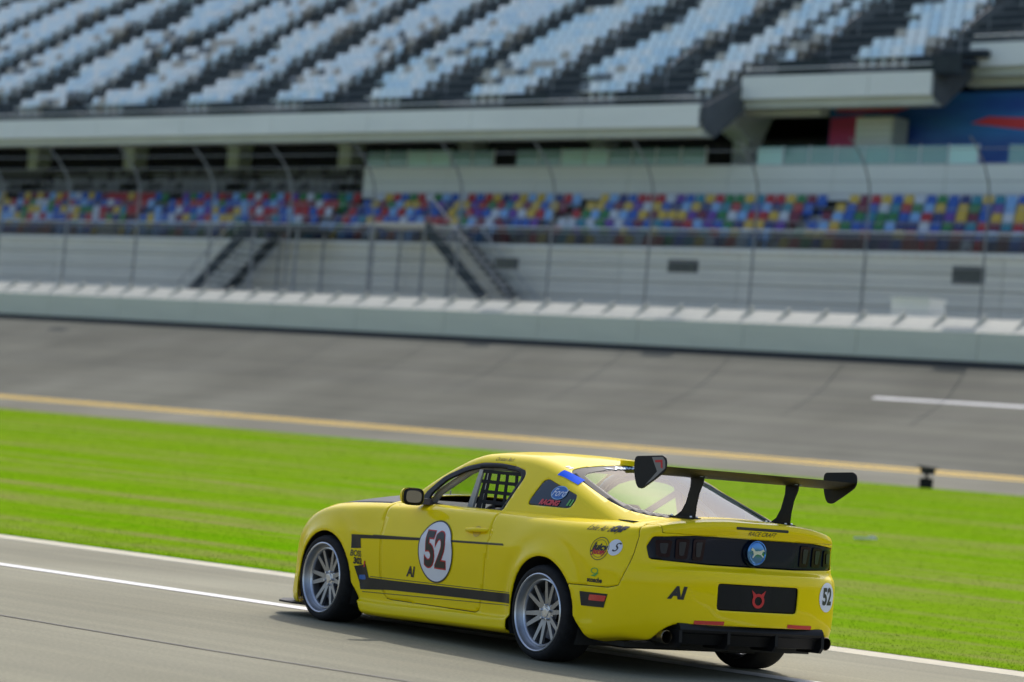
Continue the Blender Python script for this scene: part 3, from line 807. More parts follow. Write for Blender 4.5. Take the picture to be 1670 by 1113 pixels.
# ---- door mirrors
for sy in (1, -1):
    secs = []
    for (x, s) in ((1.605,1.0),(1.618,1.01),(1.645,.97),(1.672,.82),(1.69,.55),(1.70,.12)):
        secs.append((x, s))
    n = 24; vs = []; fs = []
    for (x, s) in secs:
        for i in range(n):
            t = 2*math.pi*i/n; ce, se = math.cos(t), math.sin(t)
            yy = .962 + .088*s*math.copysign(abs(ce)**.55, ce); zz = .974 + .058*s*math.copysign(abs(se)**.6, se) + .02*(yy-.962)
            vs.append((x, sy*yy, zz))
    for i in range(len(secs)-1): fs += [(i*n+j, i*n+(j+1) % n, (i+1)*n+(j+1) % n, (i+1)*n+j) for j in range(n)]
    fs.append(tuple((len(secs)-1)*n+j for j in range(n)))
    m_ = MB().add(vs, fs).build('door_mirror', YELLOW, car, 50)
    def face(s, x): return [(x, sy*(.962+.088*s*math.copysign(abs(math.cos(2*math.pi*i/n))**.55, math.cos(2*math.pi*i/n))), .974+.058*s*math.copysign(abs(math.sin(2*math.pi*i/n))**.6, math.sin(2*math.pi*i/n))+.02*.098*s*math.cos(2*math.pi*i/n)) for i in range(n)]
    fr = MB(); a_, c2, d2 = face(1.06,1.612), face(.74,1.598), face(.72,1.614)
    fr.add(a_+c2+d2, [(i, (i+1) % n, n+(i+1) % n, n+i) for i in range(n)] + [(n+i, n+(i+1) % n, 2*n+(i+1) % n, 2*n+i) for i in range(n)]); fr.build('mirror_bezel', BLACK, m_)
    MB().add([(p[0]+.014+.30*(abs(p[1])-.962), p[1], p[2]) for p in face(.76,1.607)], [tuple(range(n))]).build('mirror_glass', MIRRORGLASS, m_)
    b = MB(); b.prism([(1.60,.925),(1.73,.93),(1.72,.965),(1.63,.965)], 'y', sy*.79, sy*.885); b.build('mirror_arm', BLACK, m_)
b = MB(); b.box(.21,.30,.10,.17,1.318,1.352); b.build('roof_vent', YELLOW, car)

# ---- cabin
b = MB(); b.prism([(1.45,.17),(1.45,.86),(1.62,.935),(2.02,.95),(2.05,.17)], 'y', -.72, .72); b.build('dashboard', CABIN, car, 30)
b = MB(); b.box(-.70,1.5,-.78,.78,.168,.20); b.build('cabin_floor', CABIN, car)
for sy in (1, -1):
    b = MB(); b.box(.30,2.0, sy*.80-.02, sy*.80+.02, .17, .90); b.build('door_card', CABIN, car)
    b = MB(); b.box(-.62,.42, sy*.70-.02, sy*.70+.02, .17, .97); b.build('side_panel', CABIN, car)
b = MB(); b.box(-.62,-.16,-.68,.68,.55,.94); b.build('parcel_shelf', CABIN, car)
tb = .022
def cage(name, pts, r=tb):
    q = MB(); q.tube(pts, r, 12); return q.build(name, CAGE, car, 60)
for sy in (1, -1):
    cage('roll_cage_bar', [(.60,sy*.64,.20),(.60,sy*.64,.95),(.62,sy*.59,1.20),(.63,sy*.50,1.285)])
    cage('roll_cage_bar', [(.63,sy*.545,1.268),(1.00,sy*.555,1.285),(1.22,sy*.560,1.270),(1.45,sy*.60,1.185),(1.72,sy*.66,1.02),(1.86,sy*.68,.86),(1.90,sy*.68,.22)], .026)
    cage('roll_cage_bar', [(.60,sy*.60,1.20),(.10,sy*.52,1.02),(-.45,sy*.48,.75)])
    for zz in (.62,.42): cage('roll_cage_bar', [(.60,sy*.65,zz),(1.25,sy*.72,zz+.02),(1.88,sy*.68,zz+.05)])
cage('roll_cage_bar', [(.63,-.50,1.285),(.63,.50,1.285)])
cage('roll_cage_bar', [(1.25,-.54,1.268),(1.25,.54,1.268)])
cage('roll_cage_bar', [(.62,-.58,1.15),(.60,.62,.45)])
pd = MB(); pd.tube([(.70,.600,1.222),(.95,.605,1.238),(1.17,.600,1.236),(1.30,.605,1.215)], .030, 14); pd.build('cage_padding', CAGE, car, 60)
# grey bar and post in the front of the door opening
b = MB(); b.prism([(1.30,.93),(1.365,.93),(1.245,1.205),(1.205,1.205)], 'y', .650, .668); b.build('window_post', CAGE, car)
b = MB(); b.prism([(1.20,.93),(1.29,.93),(1.195,1.195),(1.16,1.195)], 'y', .628, .648); b.build('window_post', CABIN, car)
for (x0, x1) in ((.80,.86),(.94,.97),(1.06,1.07),(1.19,1.175)):
    for s in (0,):
        b = MB(); w_ = .017
        b.prism([(x0-w_,.925),(x0+w_,.925),(x1-.05+w_,1.205),(x1-.05-w_,1.205)], 'y', .655, .659); b.build('window_net_strap', NET, car)
for zz in (.985,1.055,1.125,1.195):
    b = MB(); b.prism([(.72,zz-.012),(1.22,zz-.012),(1.22,zz+.012),(.72,zz+.012)], 'y', .660, .664); b.build('window_net_strap', NET, car)
b = MB(); b.tube([(1.20,.655,.93),(1.165,.645,1.20)], .006, 8); b.build('net_rod', SILVER, car)
# bucket seat
def seat(y0):
    b = MB()
    b.prism([(.62,.22),(.58,.30),(.52,.62),(.47,.98),(.49,1.10),(.56,1.11),(.60,.98),(.68,.62),(.74,.40),(1.12,.40),(1.16,.30),(1.12,.22)], 'y', y0-.19, y0+.19)
    st = b.build('bucket_seat', CLOTH, car, 35)
    for s in (-1, 1):
        b = MB(); b.prism([(.50,.80),(.48,1.08),(.66,1.06),(.72,.92),(.66,.80)], 'y', y0+s*.19, y0+s*.225); b.build('head_wing', CLOTH, st)
        b = MB(); b.prism([(.60,.24),(.54,.62),(.72,.60),(.80,.48),(1.10,.47),(1.12,.24)], 'y', y0+s*.19, y0+s*.225); b.build('bolster', CLOTH, st)
    return st
seat(.36)
b = MB(); b.box(.545,.62,.586,.589,.985,1.045); b.build('seat_sticker', BLUEVINYL, car)
b = MB(); b.box(.545,.64,.586,.589,.962,.984); b.build('seat_sticker', RED, car)
sw = MB(); n = 32
ring = [(1.36 + .17*math.sin(2*math.pi*i/n)*.32, .36+.17*math.cos(2*math.pi*i/n), .80+.17*math.sin(2*math.pi*i/n)*.94) for i in range(n)]
sw.tube(ring, .016, 8, closed=True); sw.tube([(1.36,.36,.80),(1.50,.36,.78)], .025, 8); sw.tube([(1.36,.20,.80),(1.36,.52,.80)], .014, 6); sw.build('steering_wheel', CLOTH, car, 60)

# ---- the driver, strapped in behind the window net
def skin_mesh(name, joints, edges, root=0, levels=2):
    me = bpy.data.meshes.new(name)
    me.from_pydata([j[:3] for j in joints], edges, [])
    o = bpy.data.objects.new(name, me); COL.objects.link(o)
    o.modifiers.new('skin', 'SKIN'); sd = o.modifiers.new('sub', 'SUBSURF'); sd.levels = levels; sd.render_levels = levels
    if not me.skin_vertices: me.skin_vertices.new()
    for i, j in enumerate(joints):
        me.skin_vertices[0].data[i].radius = (j[3], j[4] if len(j) > 4 else j[3])
        me.skin_vertices[0].data[i].use_root = (i == root)
    ev = o.evaluated_get(bpy.context.evaluated_depsgraph_get())
    m2 = bpy.data.meshes.new_from_object(ev)
    bpy.data.objects.remove(o); bpy.data.meshes.remove(me)
    shade(m2, 180)
    return m2
SUIT = mat('race_suit', (.020,.020,.024), rough=.85, var=.25, scale=25)
GLOVE = mat('tan_glove', (.24,.13,.075), rough=.8, var=.15, scale=30)
HELMET = mat('helmet_shell', (.05,.05,.055), rough=.2, coat=.8)
yb = .36
J = [(.84,yb,.50,.15,.13),(.77,yb,.66,.14,.12),(.70,yb,.82,.16,.12),(.665,yb,.945,.10,.09),(.66,yb,1.02,.058),(.668,yb,1.07,.058)]
Ed = [(0,1),(1,2),(2,3),(3,4),(4,5)]
for s in (1,-1):
    k = len(J)
    J += [(.675,yb+s*.17,.925,.070),(.85,yb+s*.235,.78,.056),(.98,yb+s*.245,.715,.048),(1.15,yb+s*.20,.78,.040),(1.29,yb+s*.165,.845,.033),(1.335,yb+s*.16,.862,.032,.022)]
    Ed += [(3,k)] + [(k+i, k+i+1) for i in range(5)]
    k = len(J)
    J += [(.90,yb+s*.11,.50,.098),(1.12,yb+s*.13,.58,.080),(1.30,yb+s*.13,.60,.062),(1.52,yb+s*.12,.42,.055),(1.68,yb+s*.11,.29,.042),(1.78,yb+s*.11,.30,.038)]
    Ed += [(0,k)] + [(k+i, k+i+1) for i in range(5)]
person = link('person', skin_mesh('person', J, Ed), None, SUIT)
person.rotation_euler = (0,0,CAR_YAW)
tag(person, 'driver in dark race suit and helmet seated inside the yellow car', 'person')
hm = MB(); n = 28; rings = []
for i in range(13):
    t = math.pi*i/12; rings.append((max(.001,.128*math.sin(t)**.85), 1.125 - .145*math.cos(t)*(-1)))
hv = MB(); hv.lathe([(r*1.0, z) for r, z in rings], n, 'z', (.672, yb, 0)); helmet = hv.build('helmet', HELMET, person, 180)
vz = MB(); a = np.linspace(-1.15, 1.15, 16)
vz.add([(.672+.133*math.cos(t), yb+.133*math.sin(t), 1.10) for t in a] + [(.672+.131*math.cos(t), yb+.131*math.sin(t), 1.175) for t in a], [(i, i+1, 17+i, 16+i) for i in range(15)])
vz.build('visor', GLOSSBLACK, helmet, 60)
for s in (1,-1):
    g = MB(); bx, by, bz = 1.345, yb+s*.160, .868
    for f in range(4):                        # four fingers closed round the rim, the thumb along it
        o_ = (f-1.5)*.019; L = (.9,1.0,.96,.8)[f]
        g.tube([(bx-.01,by,bz+o_*.9),(bx+.028*L,by+s*.016,bz+o_),(bx+.036*L,by+s*.034,bz+o_*.95),(bx+.018,by+s*.044*L,bz+o_*.9),(bx-.004,by+s*.038*L,bz+o_*.85)], [.010,.0095,.009,.0085,.007], 8)
    g.tube([(bx-.03,by-s*.012,bz+.012),(bx-.012,by+s*.008,bz+.040),(bx+.004,by+s*.024,bz+.052)], [.012,.010,.008], 8)
    g.tube([(bx-.050,by-s*.004,bz-.004),(bx-.012,by,bz)], [.030,.034], 10)
    g.build('glove', GLOVE, person, 60)

# ================================================================== the speedway (x along the track, y towards the pits, z up)
X0, X1 = 4.0, 172.0
def ground_mat(name, base, streak, scale=(.02,1.2,1.2), fine=.25, rough=.85, bump=.25, patch=None):
    """pavement: fine aggregate, long wear streaks along the driving line, broad tonal patches"""
    m = bpy.data.materials.new(name); m.use_nodes = True
    nt = m.node_tree; b = nt.nodes['Principled BSDF']; b.inputs['Roughness'].default_value = rough; b.inputs['Specular IOR Level'].default_value = .12
    tc = nd(nt, 'ShaderNodeTexCoord')
    mp = nd(nt, 'ShaderNodeMapping'); mp.inputs['Scale'].default_value = scale
    nt.links.new(tc.outputs['Object'], mp.inputs['Vector'])
    n1 = nd(nt, 'ShaderNodeTexNoise', Scale=1.0, Detail=7.0, Roughness=.65); nt.links.new(mp.outputs[0], n1.inputs['Vector'])
    n2 = nd(nt, 'ShaderNodeTexNoise', Scale=42.0, Detail=5.0, Roughness=.7); nt.links.new(tc.outputs['Object'], n2.inputs['Vector'])
    n3 = nd(nt, 'ShaderNodeTexNoise', Scale=.22, Detail=3.0); nt.links.new(tc.outputs['Object'], n3.inputs['Vector'])
    r1 = nd(nt, 'ShaderNodeValToRGB'); e = r1.color_ramp.elements; e[0].position = .32; e[1].position = .68
    e[0].color = (*streak, 1); e[1].color = (*base, 1); nt.links.new(n1.outputs['Fac'], r1.inputs[0])
    mx = nd(nt, 'ShaderNodeMix', data_type='RGBA', blend_type='OVERLAY'); mx.inputs[0].default_value = fine
    nt.links.new(r1.outputs[0], mx.inputs[6]); nt.links.new(n2.outputs['Fac'], mx.inputs[7])
    mx2 = nd(nt, 'ShaderNodeMix', data_type='RGBA', blend_type='SOFT_LIGHT'); mx2.inputs[0].default_value = .6
    nt.links.new(mx.outputs[2], mx2.inputs[6]); nt.links.new(n3.outputs['Fac'], mx2.inputs[7])
    nt.links.new(mx2.outputs[2], b.inputs['Base Color'])
    bp = nd(nt, 'ShaderNodeBump', Strength=bump, Distance=.01); nt.links.new(n2.outputs['Fac'], bp.inputs['Height']); nt.links.new(bp.outputs[0], b.inputs['Normal'])
    return m
PITMAT = ground_mat('pit_asphalt', (.262,.249,.176), (.208,.199,.145), (.025,2.6,1), fine=.6)
TRACKMAT = ground_mat('track_asphalt', (.158,.156,.120), (.112,.111,.090), (.022,1.9,1.9), fine=.22)
APRONMAT = ground_mat('apron_asphalt', (.205,.197,.150), (.168,.162,.126), (.03,2.0,2.0), fine=.2)
CONCRETE = mat('kerb_concrete', (.50,.46,.34), rough=.85, var=.15, scale=3, bump=.2, bscale=30)
WHITELINE = mat('white_road_paint', (.66,.65,.62), rough=.7, var=.18, scale=5)
YELLOWLINE = mat('yellow_road_paint', (.80,.50,.02), rough=.7, var=.15, scale=5)
SEAM = mat('tar_seam', (.06,.056,.05), rough=.7, var=.3, scale=4)

def strip(name, prof, mats, x0=-60, x1=200, nx=2, kind='structure'):
    """a sheet following a (y, z) profile"""
    xs = np.linspace(x0, x1, nx); k = len(prof)
    vs = [(float(x), y, z) for x in xs for y, z in prof]
    fs = [(i*k+j, (i+1)*k+j, (i+1)*k+j+1, i*k+j+1) for i in range(nx-1) for j in range(k-1)]
    me = bpy.data.meshes.new(name); me.from_pydata(vs, [], fs)
    bm = bmesh.new(); bm.from_mesh(me)
    for f in bm.faces:
        f.normal_update()
        if f.normal.z < 0 or (abs(f.normal.z) < 1e-4 and f.normal.y < 0): f.normal_flip()
    bm.to_mesh(me); bm.free()
    o = link(name, me, None, mats); o['kind'] = kind
    return o
def slab_sheet(name, x0, x1, y0, y1, z, m):
    me = bpy.data.meshes.new(name); me.from_pydata([(x0,y0,z),(x1,y0,z),(x1,y1,z),(x0,y1,z)], [], [(0,1,2,3)])
    o = link(name, me, None, m); o['kind'] = 'structure'; return o

EARTH = mat('earth', (.10,.13,.03), rough=.95, var=.25, scale=.2)
slab_sheet('ground', -2500, 2500, -2500, 2500, -.30, EARTH)
strip('pit_road', [(60,-.004),(-3.72,0)], PITMAT, -200, 260)
strip('kerb', [(-3.52,-.01),(-3.54,.006),(-3.94,.016),(-3.99,-.05)], CONCRETE, -200, 260)
strip('pit_line', [(-.28,.004),(-.54,.004)], WHITELINE, -200, 260)
for k, (ya, x_a, x_b) in enumerate(((3.42,-200,260),(9.6,-200,260))):
    n = 60; xs = np.linspace(-30, 60, n)
    prof = [(float(x), ya + .03*math.sin(x*.9) + .02*math.sin(x*2.3+1)) for x in xs]
    b = MB(); w_ = .018
    b.add([(x, y-w_, .004) for x, y in prof] + [(x, y+w_, .004) for x, y in prof], [(i, i+1, n+i+1, n+i) for i in range(n-1)])
    o = b.build('pavement_seam', SEAM); o['kind'] = 'structure'

GRASS_Y0, GRASS_Y1 = -3.93, -47.0
def grass_z(y):
    t = (GRASS_Y0-y)/(GRASS_Y0-GRASS_Y1)
    return .02 + 1.36*(t*.92 + .08*t*t)
def turf_colour(nt, gain=1.0):
    """mown stripes and drier streaks running with the track, broken by small patches"""
    tc = nd(nt, 'ShaderNodeTexCoord'); mp = nd(nt, 'ShaderNodeMapping'); mp.inputs['Scale'].default_value = (.035,.55,.0)
    nt.links.new(tc.outputs['Object'], mp.inputs['Vector'])
    n1 = nd(nt, 'ShaderNodeTexNoise', Scale=1.0, Detail=7.0, Roughness=.68); nt.links.new(mp.outputs[0], n1.inputs['Vector'])
    mp2 = nd(nt, 'ShaderNodeMapping'); mp2.inputs['Scale'].default_value = (.4,1.6,.0); nt.links.new(tc.outputs['Object'], mp2.inputs['Vector'])
    n2 = nd(nt, 'ShaderNodeTexNoise', Scale=1.0, Detail=5.0, Roughness=.6); nt.links.new(mp2.outputs[0], n2.inputs['Vector'])
    ad = nd(nt, 'ShaderNodeMath', operation='MULTIPLY_ADD'); ad.inputs[1].default_value = .30
    sc_ = nd(nt, 'ShaderNodeMath', operation='MULTIPLY'); sc_.inputs[1].default_value = .70
    nt.links.new(n1.outputs['Fac'], sc_.inputs[0]); nt.links.new(n2.outputs['Fac'], ad.inputs[0]); nt.links.new(sc_.outputs[0], ad.inputs[2])
    rp = nd(nt, 'ShaderNodeValToRGB'); e = rp.color_ramp.elements
    e[0].position = .37; e[0].color = (.245*gain,.235*gain,.075*gain,1); e[1].position = .64; e[1].color = (.115*gain,.285*gain,.002,1)
    for p, c in ((.44,(.195,.255,.040)), (.50,(.165,.275,.012)), (.57,(.140,.275,.006))):
        x_ = rp.color_ramp.elements.new(p); x_.color = tuple(v*gain for v in c) + (1,)
    nt.links.new(ad.outputs[0], rp.inputs[0])
    return rp.outputs[0]
m = bpy.data.materials.new('turf'); m.use_nodes = True
nt = m.node_tree; b_ = nt.nodes['Principled BSDF']; b_.inputs['Roughness'].default_value = .9; b_.inputs['Specular IOR Level'].default_value = 0.0
nt.links.new(turf_colour(nt), b_.inputs['Base Color'])
TURF = m
strip('grass_field', [(y, grass_z(y)) for y in np.linspace(GRASS_Y0, GRASS_Y1, 30)], TURF, -200, 260)
def grass_blades():
    pts = []
    # denser towards the pit road, where a tuft still shows
    N = 105000
    u = RNG.random(N); y = GRASS_Y0 - .05 - (np.abs(GRASS_Y1-GRASS_Y0)-.3)*u**1.7
    lo = 0.55*(-y)-8; hi = 1.25*(-y)+24
    x = lo + (hi-lo)*RNG.random(N)
    t = (GRASS_Y0-y)/(GRASS_Y0-GRASS_Y1); z = .02 + 1.36*(t*.92+.08*t*t)
    nb = 3
    x = np.repeat(x, nb) + RNG.normal(0,.03,N*nb); y = np.repeat(y, nb) + RNG.normal(0,.03,N*nb); z = np.repeat(z, nb)
    h = RNG.uniform(.006,.017,N*nb)*(1+.012*np.abs(y)); w = RNG.uniform(.003,.006,N*nb)*(1+.03*np.abs(y)); a = RNG.uniform(0, 2*np.pi, N*nb)
    lx, ly = RNG.normal(0,.6,N*nb)*h, RNG.normal(0,.6,N*nb)*h
    ca, sa = np.cos(a)*w, np.sin(a)*w
    V = np.stack([np.stack([x-ca,y-sa,z-.005],1), np.stack([x+ca,y+sa,z-.005],1), np.stack([x+lx,y+ly,z+h],1)], 1).reshape(-1,3)
    me = bpy.data.meshes.new('grass')
    M_ = len(V)//3
    me.vertices.add(len(V)); me.vertices.foreach_set('co', V.ravel())
    me.loops.add(len(V)); me.loops.foreach_set('vertex_index', np.arange(len(V), dtype=np.int32))
    me.polygons.add(M_); me.polygons.foreach_set('loop_start', np.arange(0, len(V), 3, dtype=np.int32))
    mi = (RNG.random(M_) < .30).astype(np.int32) + (RNG.random(M_) < .08).astype(np.int32)
    me.polygons.foreach_set('material_index', mi)
    me.update(calc_edges=True); me.validate()
    return me
def blade(name, c):
    g = bpy.data.materials.new(name); g.use_nodes = True; nt = g.node_tree; nt.nodes.clear()
    out = nd(nt, 'ShaderNodeOutputMaterial'); d = nd(nt, 'ShaderNodeBsdfDiffuse'); t = nd(nt, 'ShaderNodeBsdfTranslucent'); mx = nd(nt, 'ShaderNodeMixShader')
    cs = turf_colour(nt, c); nt.links.new(cs, d.inputs[0]); nt.links.new(cs, t.inputs[0]); mx.inputs[0].default_value = .55
    nt.links.new(d.outputs[0], mx.inputs[1]); nt.links.new(t.outputs[0], mx.inputs[2]); nt.links.new(mx.outputs[0], out.inputs[0])
    return g
gr = link('grass', grass_blades(), None, [blade('grass_blade', 1.0), blade('grass_blade_pale', 1.15), blade('grass_blade_dark', .85)])
tag(gr, 'bright green mown infield grass between pit road and track', 'grass', kind='stuff')

TRACK = [(-47.0,1.385),(-49.0,1.72),(-50.2,1.90),(-62.0,5.46)]
strip('apron', [(-46.9,1.375),(-47.0,1.385),(-48.3,1.60),(-49.3,1.768)], APRONMAT, -60, 240)
strip('race_track', [(-49.3,1.768),(-49.9,1.868),(-50.6,2.03),(-62.3,5.55)], TRACKMAT, -60, 240)
def bank_z(y):
    pts = [(-46.9,1.375),(-49.3,1.768),(-49.9,1.868),(-50.6,2.03),(-62.3,5.55)]
    for (a, za), (b, zb) in zip(pts, pts[1:]):
        if b <= y <= a: return za + (zb-za)*(a-y)/(a-b)
    return pts[-1][1]
for (ya, yb_) in ((-49.16,-49.36),(-49.62,-49.82)):
    strip('yellow_line', [(ya, bank_z(ya)+.008), ((ya+yb_)/2, bank_z((ya+yb_)/2)+.010), (yb_, bank_z(yb_)+.008)], YELLOWLINE, -60, 240)
strip('white_line', [(-56.85, bank_z(-56.85)+.008), (-57.10, bank_z(-57.10)+.008)], WHITELINE, 8, 40.2)
for yy in (-52.4,-55.6,-58.9):
    strip('pavement_seam', [(yy, bank_z(yy)+.006), (yy-.035, bank_z(yy-.035)+.006)], SEAM, -60, 240)

strip('wall_shadow_strip', [(-61.15, bank_z(-61.15)+.006), (-62.02, bank_z(-62.02)+.006)], mat('wall_shadow_dark', (.030,.034,.035), rough=.9, var=.3, scale=1.5, spec=.1), -60, 240)  # dark sheet painting in the wall's shadow along its foot
# ---- outside wall
WALLM = mat('wall_white', (.69,.67,.56), rough=.7, var=.10, scale=.6, stretch=(.25,1,1))
CAPM = mat('wall_cap', (.53,.52,.44), rough=.7, var=.10, scale=2)
SEG = 4.72
wall = empty('track_wall', (0,-62,5.4)); tag(wall, 'long white outside retaining wall along the banked track', 'wall')
nseg = 36
b = MB(); b.box(.012, SEG-.012, -.30, 0, -.1, .97); seg_me = b.mesh('wall_panel')
b = MB(); b.prism([(-.02,.972),(-.02,.985),(-.95,1.49),(-1.15,1.49),(-1.15,.3),(-.28,.3),(-.28,.972)], 'x', 0, SEG); cap_me = b.mesh('wall_cap')
b = MB(); b.prism([(-.06,1.00),(-.92,1.47),(-.92,1.62),(-.80,1.56)], 'x', -.03, .03); br_me = b.mesh('bracket')
for k in range(nseg):
    x = X0 + k*SEG + 3.0
    o = link('wall_panel', seg_me, wall, WALLM); o.location = (x, 0, 0)
    o = link('wall_cap', cap_me, wall, CAPM); o.location = (x, 0, 0)
    for j in range(3):
        o = link('bracket', br_me, wall, CAPM); o.location = (x+.4+j*SEG/3, 0, 0)

# ---- catch fence
GALV = mat('galvanised_steel', (.30,.31,.32), rough=.5, metal=.5, var=.15, scale=6)
m = bpy.data.materials.new('wire_mesh'); m.use_nodes = True; nt = m.node_tree; nt.nodes.clear()
out = nd(nt, 'ShaderNodeOutputMaterial'); tr = nd(nt, 'ShaderNodeBsdfTransparent'); pb = nd(nt, 'ShaderNodeBsdfPrincipled'); pb.inputs['Base Color'].default_value = (.09,.095,.10,1); pb.inputs['Roughness'].default_value = .6
mx = nd(nt, 'ShaderNodeMixShader'); mx.inputs[0].default_value = .07
nt.links.new(tr.outputs[0], mx.inputs[1]); nt.links.new(pb.outputs[0], mx.inputs[2]); nt.links.new(mx.outputs[0], out.inputs[0])
WIRE = m
fence = empty('catch_fence', (0,-63.2,6.7)); tag(fence, 'tall steel catch fence with curved posts above the white wall', 'fence')
FP = [(0,0),(0,4.2),(.10,4.6),(.40,5.1),(.85,5.55),(1.3,5.9)]
def ribbon(prof, x0, x1, name):
    n = len(prof); b = MB()
    b.add([(x0, y, z) for y, z in prof] + [(x1, y, z) for y, z in prof], [(i, i+1, n+i+1, n+i) for i in range(n-1)])
    return b.mesh(name)
pm = MB()
for (w, d) in ((.034,.010),(.008,.055)):
    for i in range(len(FP)-1):
        (ya, za), (yc, zc_) = FP[i], FP[i+1]
        pm.add([(-w,ya-d,za),(w,ya-d,za),(w,ya+d,za),(-w,ya+d,za),(-w,yc-d,zc_),(w,yc-d,zc_),(w,yc+d,zc_),(-w,yc+d,zc_)],
               [(0,1,5,4),(1,2,6,5),(2,3,7,6),(3,0,4,7),(0,3,2,1),(4,5,6,7)])
post_me = pm.mesh('post')
panel_me = ribbon([(.03,.05),(.03,4.2),(.13,4.6),(.43,5.1),(.88,5.55),(1.3,5.88)], .10, SEG-.10, 'mesh_panel')
for k in range(nseg):
    x = 45.6 - 8*SEG + k*SEG
    o = link('post', post_me, fence, GALV); o.location = (x,0,0)
    o = link('mesh_panel', panel_me, fence, WIRE); o.location = (x,0,0)
cb = MB(); cb.tube([(X0,0,0),(X1,0,0)], .016, 6); cable_me = cb.mesh('cable')
for (yy, zz) in [(.12,.35+.48*i) for i in range(9)] + [(.24,4.6),(.54,5.1),(.99,5.55)]:
    o = link('cable', cable_me, fence, GALV); o.location = (0,yy,zz)
SIGNM = mat('signal_panel', (.075,.08,.085), rough=.4, var=.3, scale=5)
for (x, w, h, z, lb) in ((53.6,1.3,.45,8.15,'second dark signal panel on the fence from the right edge'), (62.1,1.1,.42,8.1,'dark signal panel on the fence nearest the pale staircase'), (85.6,1.1,.42,9.1,'dark signal panel on the fence in front of the dark staircase'), (41.6,1.2,.6,8.0,'dark signal panel on the fence at the right edge of the picture')):
    b = MB(); b.box(-w/2,w/2,-.06,.06,0,h); b.box(-w/2+.06,w/2-.06,.06,.085,.06,h-.06)
    o = b.build('signal_panel', SIGNM); o.location = (x,-63.45,z)
    tag(o, lb, 'signal panel', 'dark panels on the catch fence')

# ---- walkway behind the fence and lower grandstand
PALE = mat('stand_concrete', (.50,.50,.47), rough=.8, var=.10, scale=.8)
PALEPANEL = mat('stand_panel', (.60,.59,.51), rough=.6, var=.08, scale=.7, stretch=(.3,1,1))
DARKC = mat('dark_concrete', (.055,.062,.066), rough=.9, var=.25, scale=1.5)
AISLE = mat('aisle_paint', (.030,.040,.046), rough=.9, var=.25, scale=2)
WHITEST = mat('white_fascia', (.80,.81,.76), rough=.6, var=.06, scale=.5, stretch=(.3,1,1))
CREAM = mat('cream_beam', (.52,.53,.44), rough=.7, var=.08, scale=.6)
RAIL = mat('painted_rail', (.60,.62,.62), rough=.5)
strip('walkway', [(-62.6,6.55),(-95,6.60)], PALE, X0, X1)

def seat_mesh(name, m, w=.46, pan=.40, back=.46):
    b = MB()
    b.box(-w/2, w/2, -.06, pan-.06, .40, .445)
    b.add([(-w/2,-.10,.44),(w/2,-.10,.44),(w/2,-.04,.44),(-w/2,-.04,.44),(-w/2+.02,-.17,.44+back),(w/2-.02,-.17,.44+back),(w/2-.02,-.13,.44+back),(-w/2+.02,-.13,.44+back)],
          [(0,3,2,1),(4,5,6,7),(0,1,5,4),(1,2,6,5),(2,3,7,6),(3,0,4,7)])
    b.box(-.04,.04,-.10,.06,0,.41)
    me = b.mesh(name); me.materials.append(m); return me
def join_seats(name, meshes, items, parent):
    """items: (variant, x, y, z); everything in one mesh"""
    V, F, MI, off = [], [], [], 0
    base = []
    for me in meshes:
        base.append((np.array([v.co for v in me.vertices]), [tuple(p.vertices) for p in me.polygons]))
    nvv = len(base[0][0]); nq = len(base[0][1]); q = np.array(base[0][1])
    it = np.array([(x,y,z) for _,x,y,z in items]); var = np.array([v for v,*_ in items])
    V = (base[0][0][None] + it[:,None,:]).reshape(-1,3)
    Fq = (q[None] + (np.arange(len(items))*nvv)[:,None,None]).reshape(-1,4)
    me = bpy.data.meshes.new(name)
    me.vertices.add(len(V)); me.vertices.foreach_set('co', V.ravel())
    me.loops.add(Fq.size); me.loops.foreach_set('vertex_index', Fq.ravel().astype(np.int32))
    me.polygons.add(len(Fq)); me.polygons.foreach_set('loop_start', np.arange(0, Fq.size, 4, dtype=np.int32))
    for m in meshes: me.materials.append(m.materials[0])
    me.polygons.foreach_set('material_index', np.repeat(var, nq).astype(np.int32))
    me.update(calc_edges=True); me.validate()
    o = link(name, me, parent); o['kind'] = 'stuff'
    return o
def place_seats(meshes, items, parent, org):
    """the 300 that show largest are single objects, the rest one mass"""
    vis = []
    for i, (v, x, y, z) in enumerate(items):
        ok, d = in_view((x+org[0], y+org[1], z+org[2]+.4), -.004)
        if ok: vis.append((d, i))
    vis.sort(); near = set(i for _, i in vis[:300])
    for i in near:
        v, x, y, z = items[i]
        o = link('seat', meshes[v], parent); o.location = (x,y,z)
    rest = [it for i, it in enumerate(items) if i not in near]
    if rest: join_seats('seats', meshes, rest, parent)

LOW = (0,-72.0,6.6)
low = empty('lower_grandstand', LOW); tag(low, 'lower grandstand with rows of mixed blue, red, yellow and green seats', 'grandstand')
STEP_T, STEP_R, BASE = .84, .43, 3.45
for r in range(6):
    b = MB(); b.box(X0, X1, -(r+1)*STEP_T, -r*STEP_T, BASE-.6+r*STEP_R-.25, BASE-.6+r*STEP_R+.02); b.build('step', PALE, low)
b = MB(); b.box(X0, X1, -5.0, -.05, .0, BASE-.75); b.build('base', PALE, low)
ph = .62
for r in range(5):
    zz = .02 + r*ph
    pm_ = MB(); pm_.box(.015, 5.985, 0, .06, .02, ph-.025); pme = pm_.mesh('wall_panel')
    for k in range(28):
        o = link('wall_panel', pme, low, PALEPANEL); o.location = (X0+k*6.0, 0, zz)
b = MB(); b.box(X0, X1, .03, .17, 3.12, 3.26); b.build('ledge', WHITEST, low)
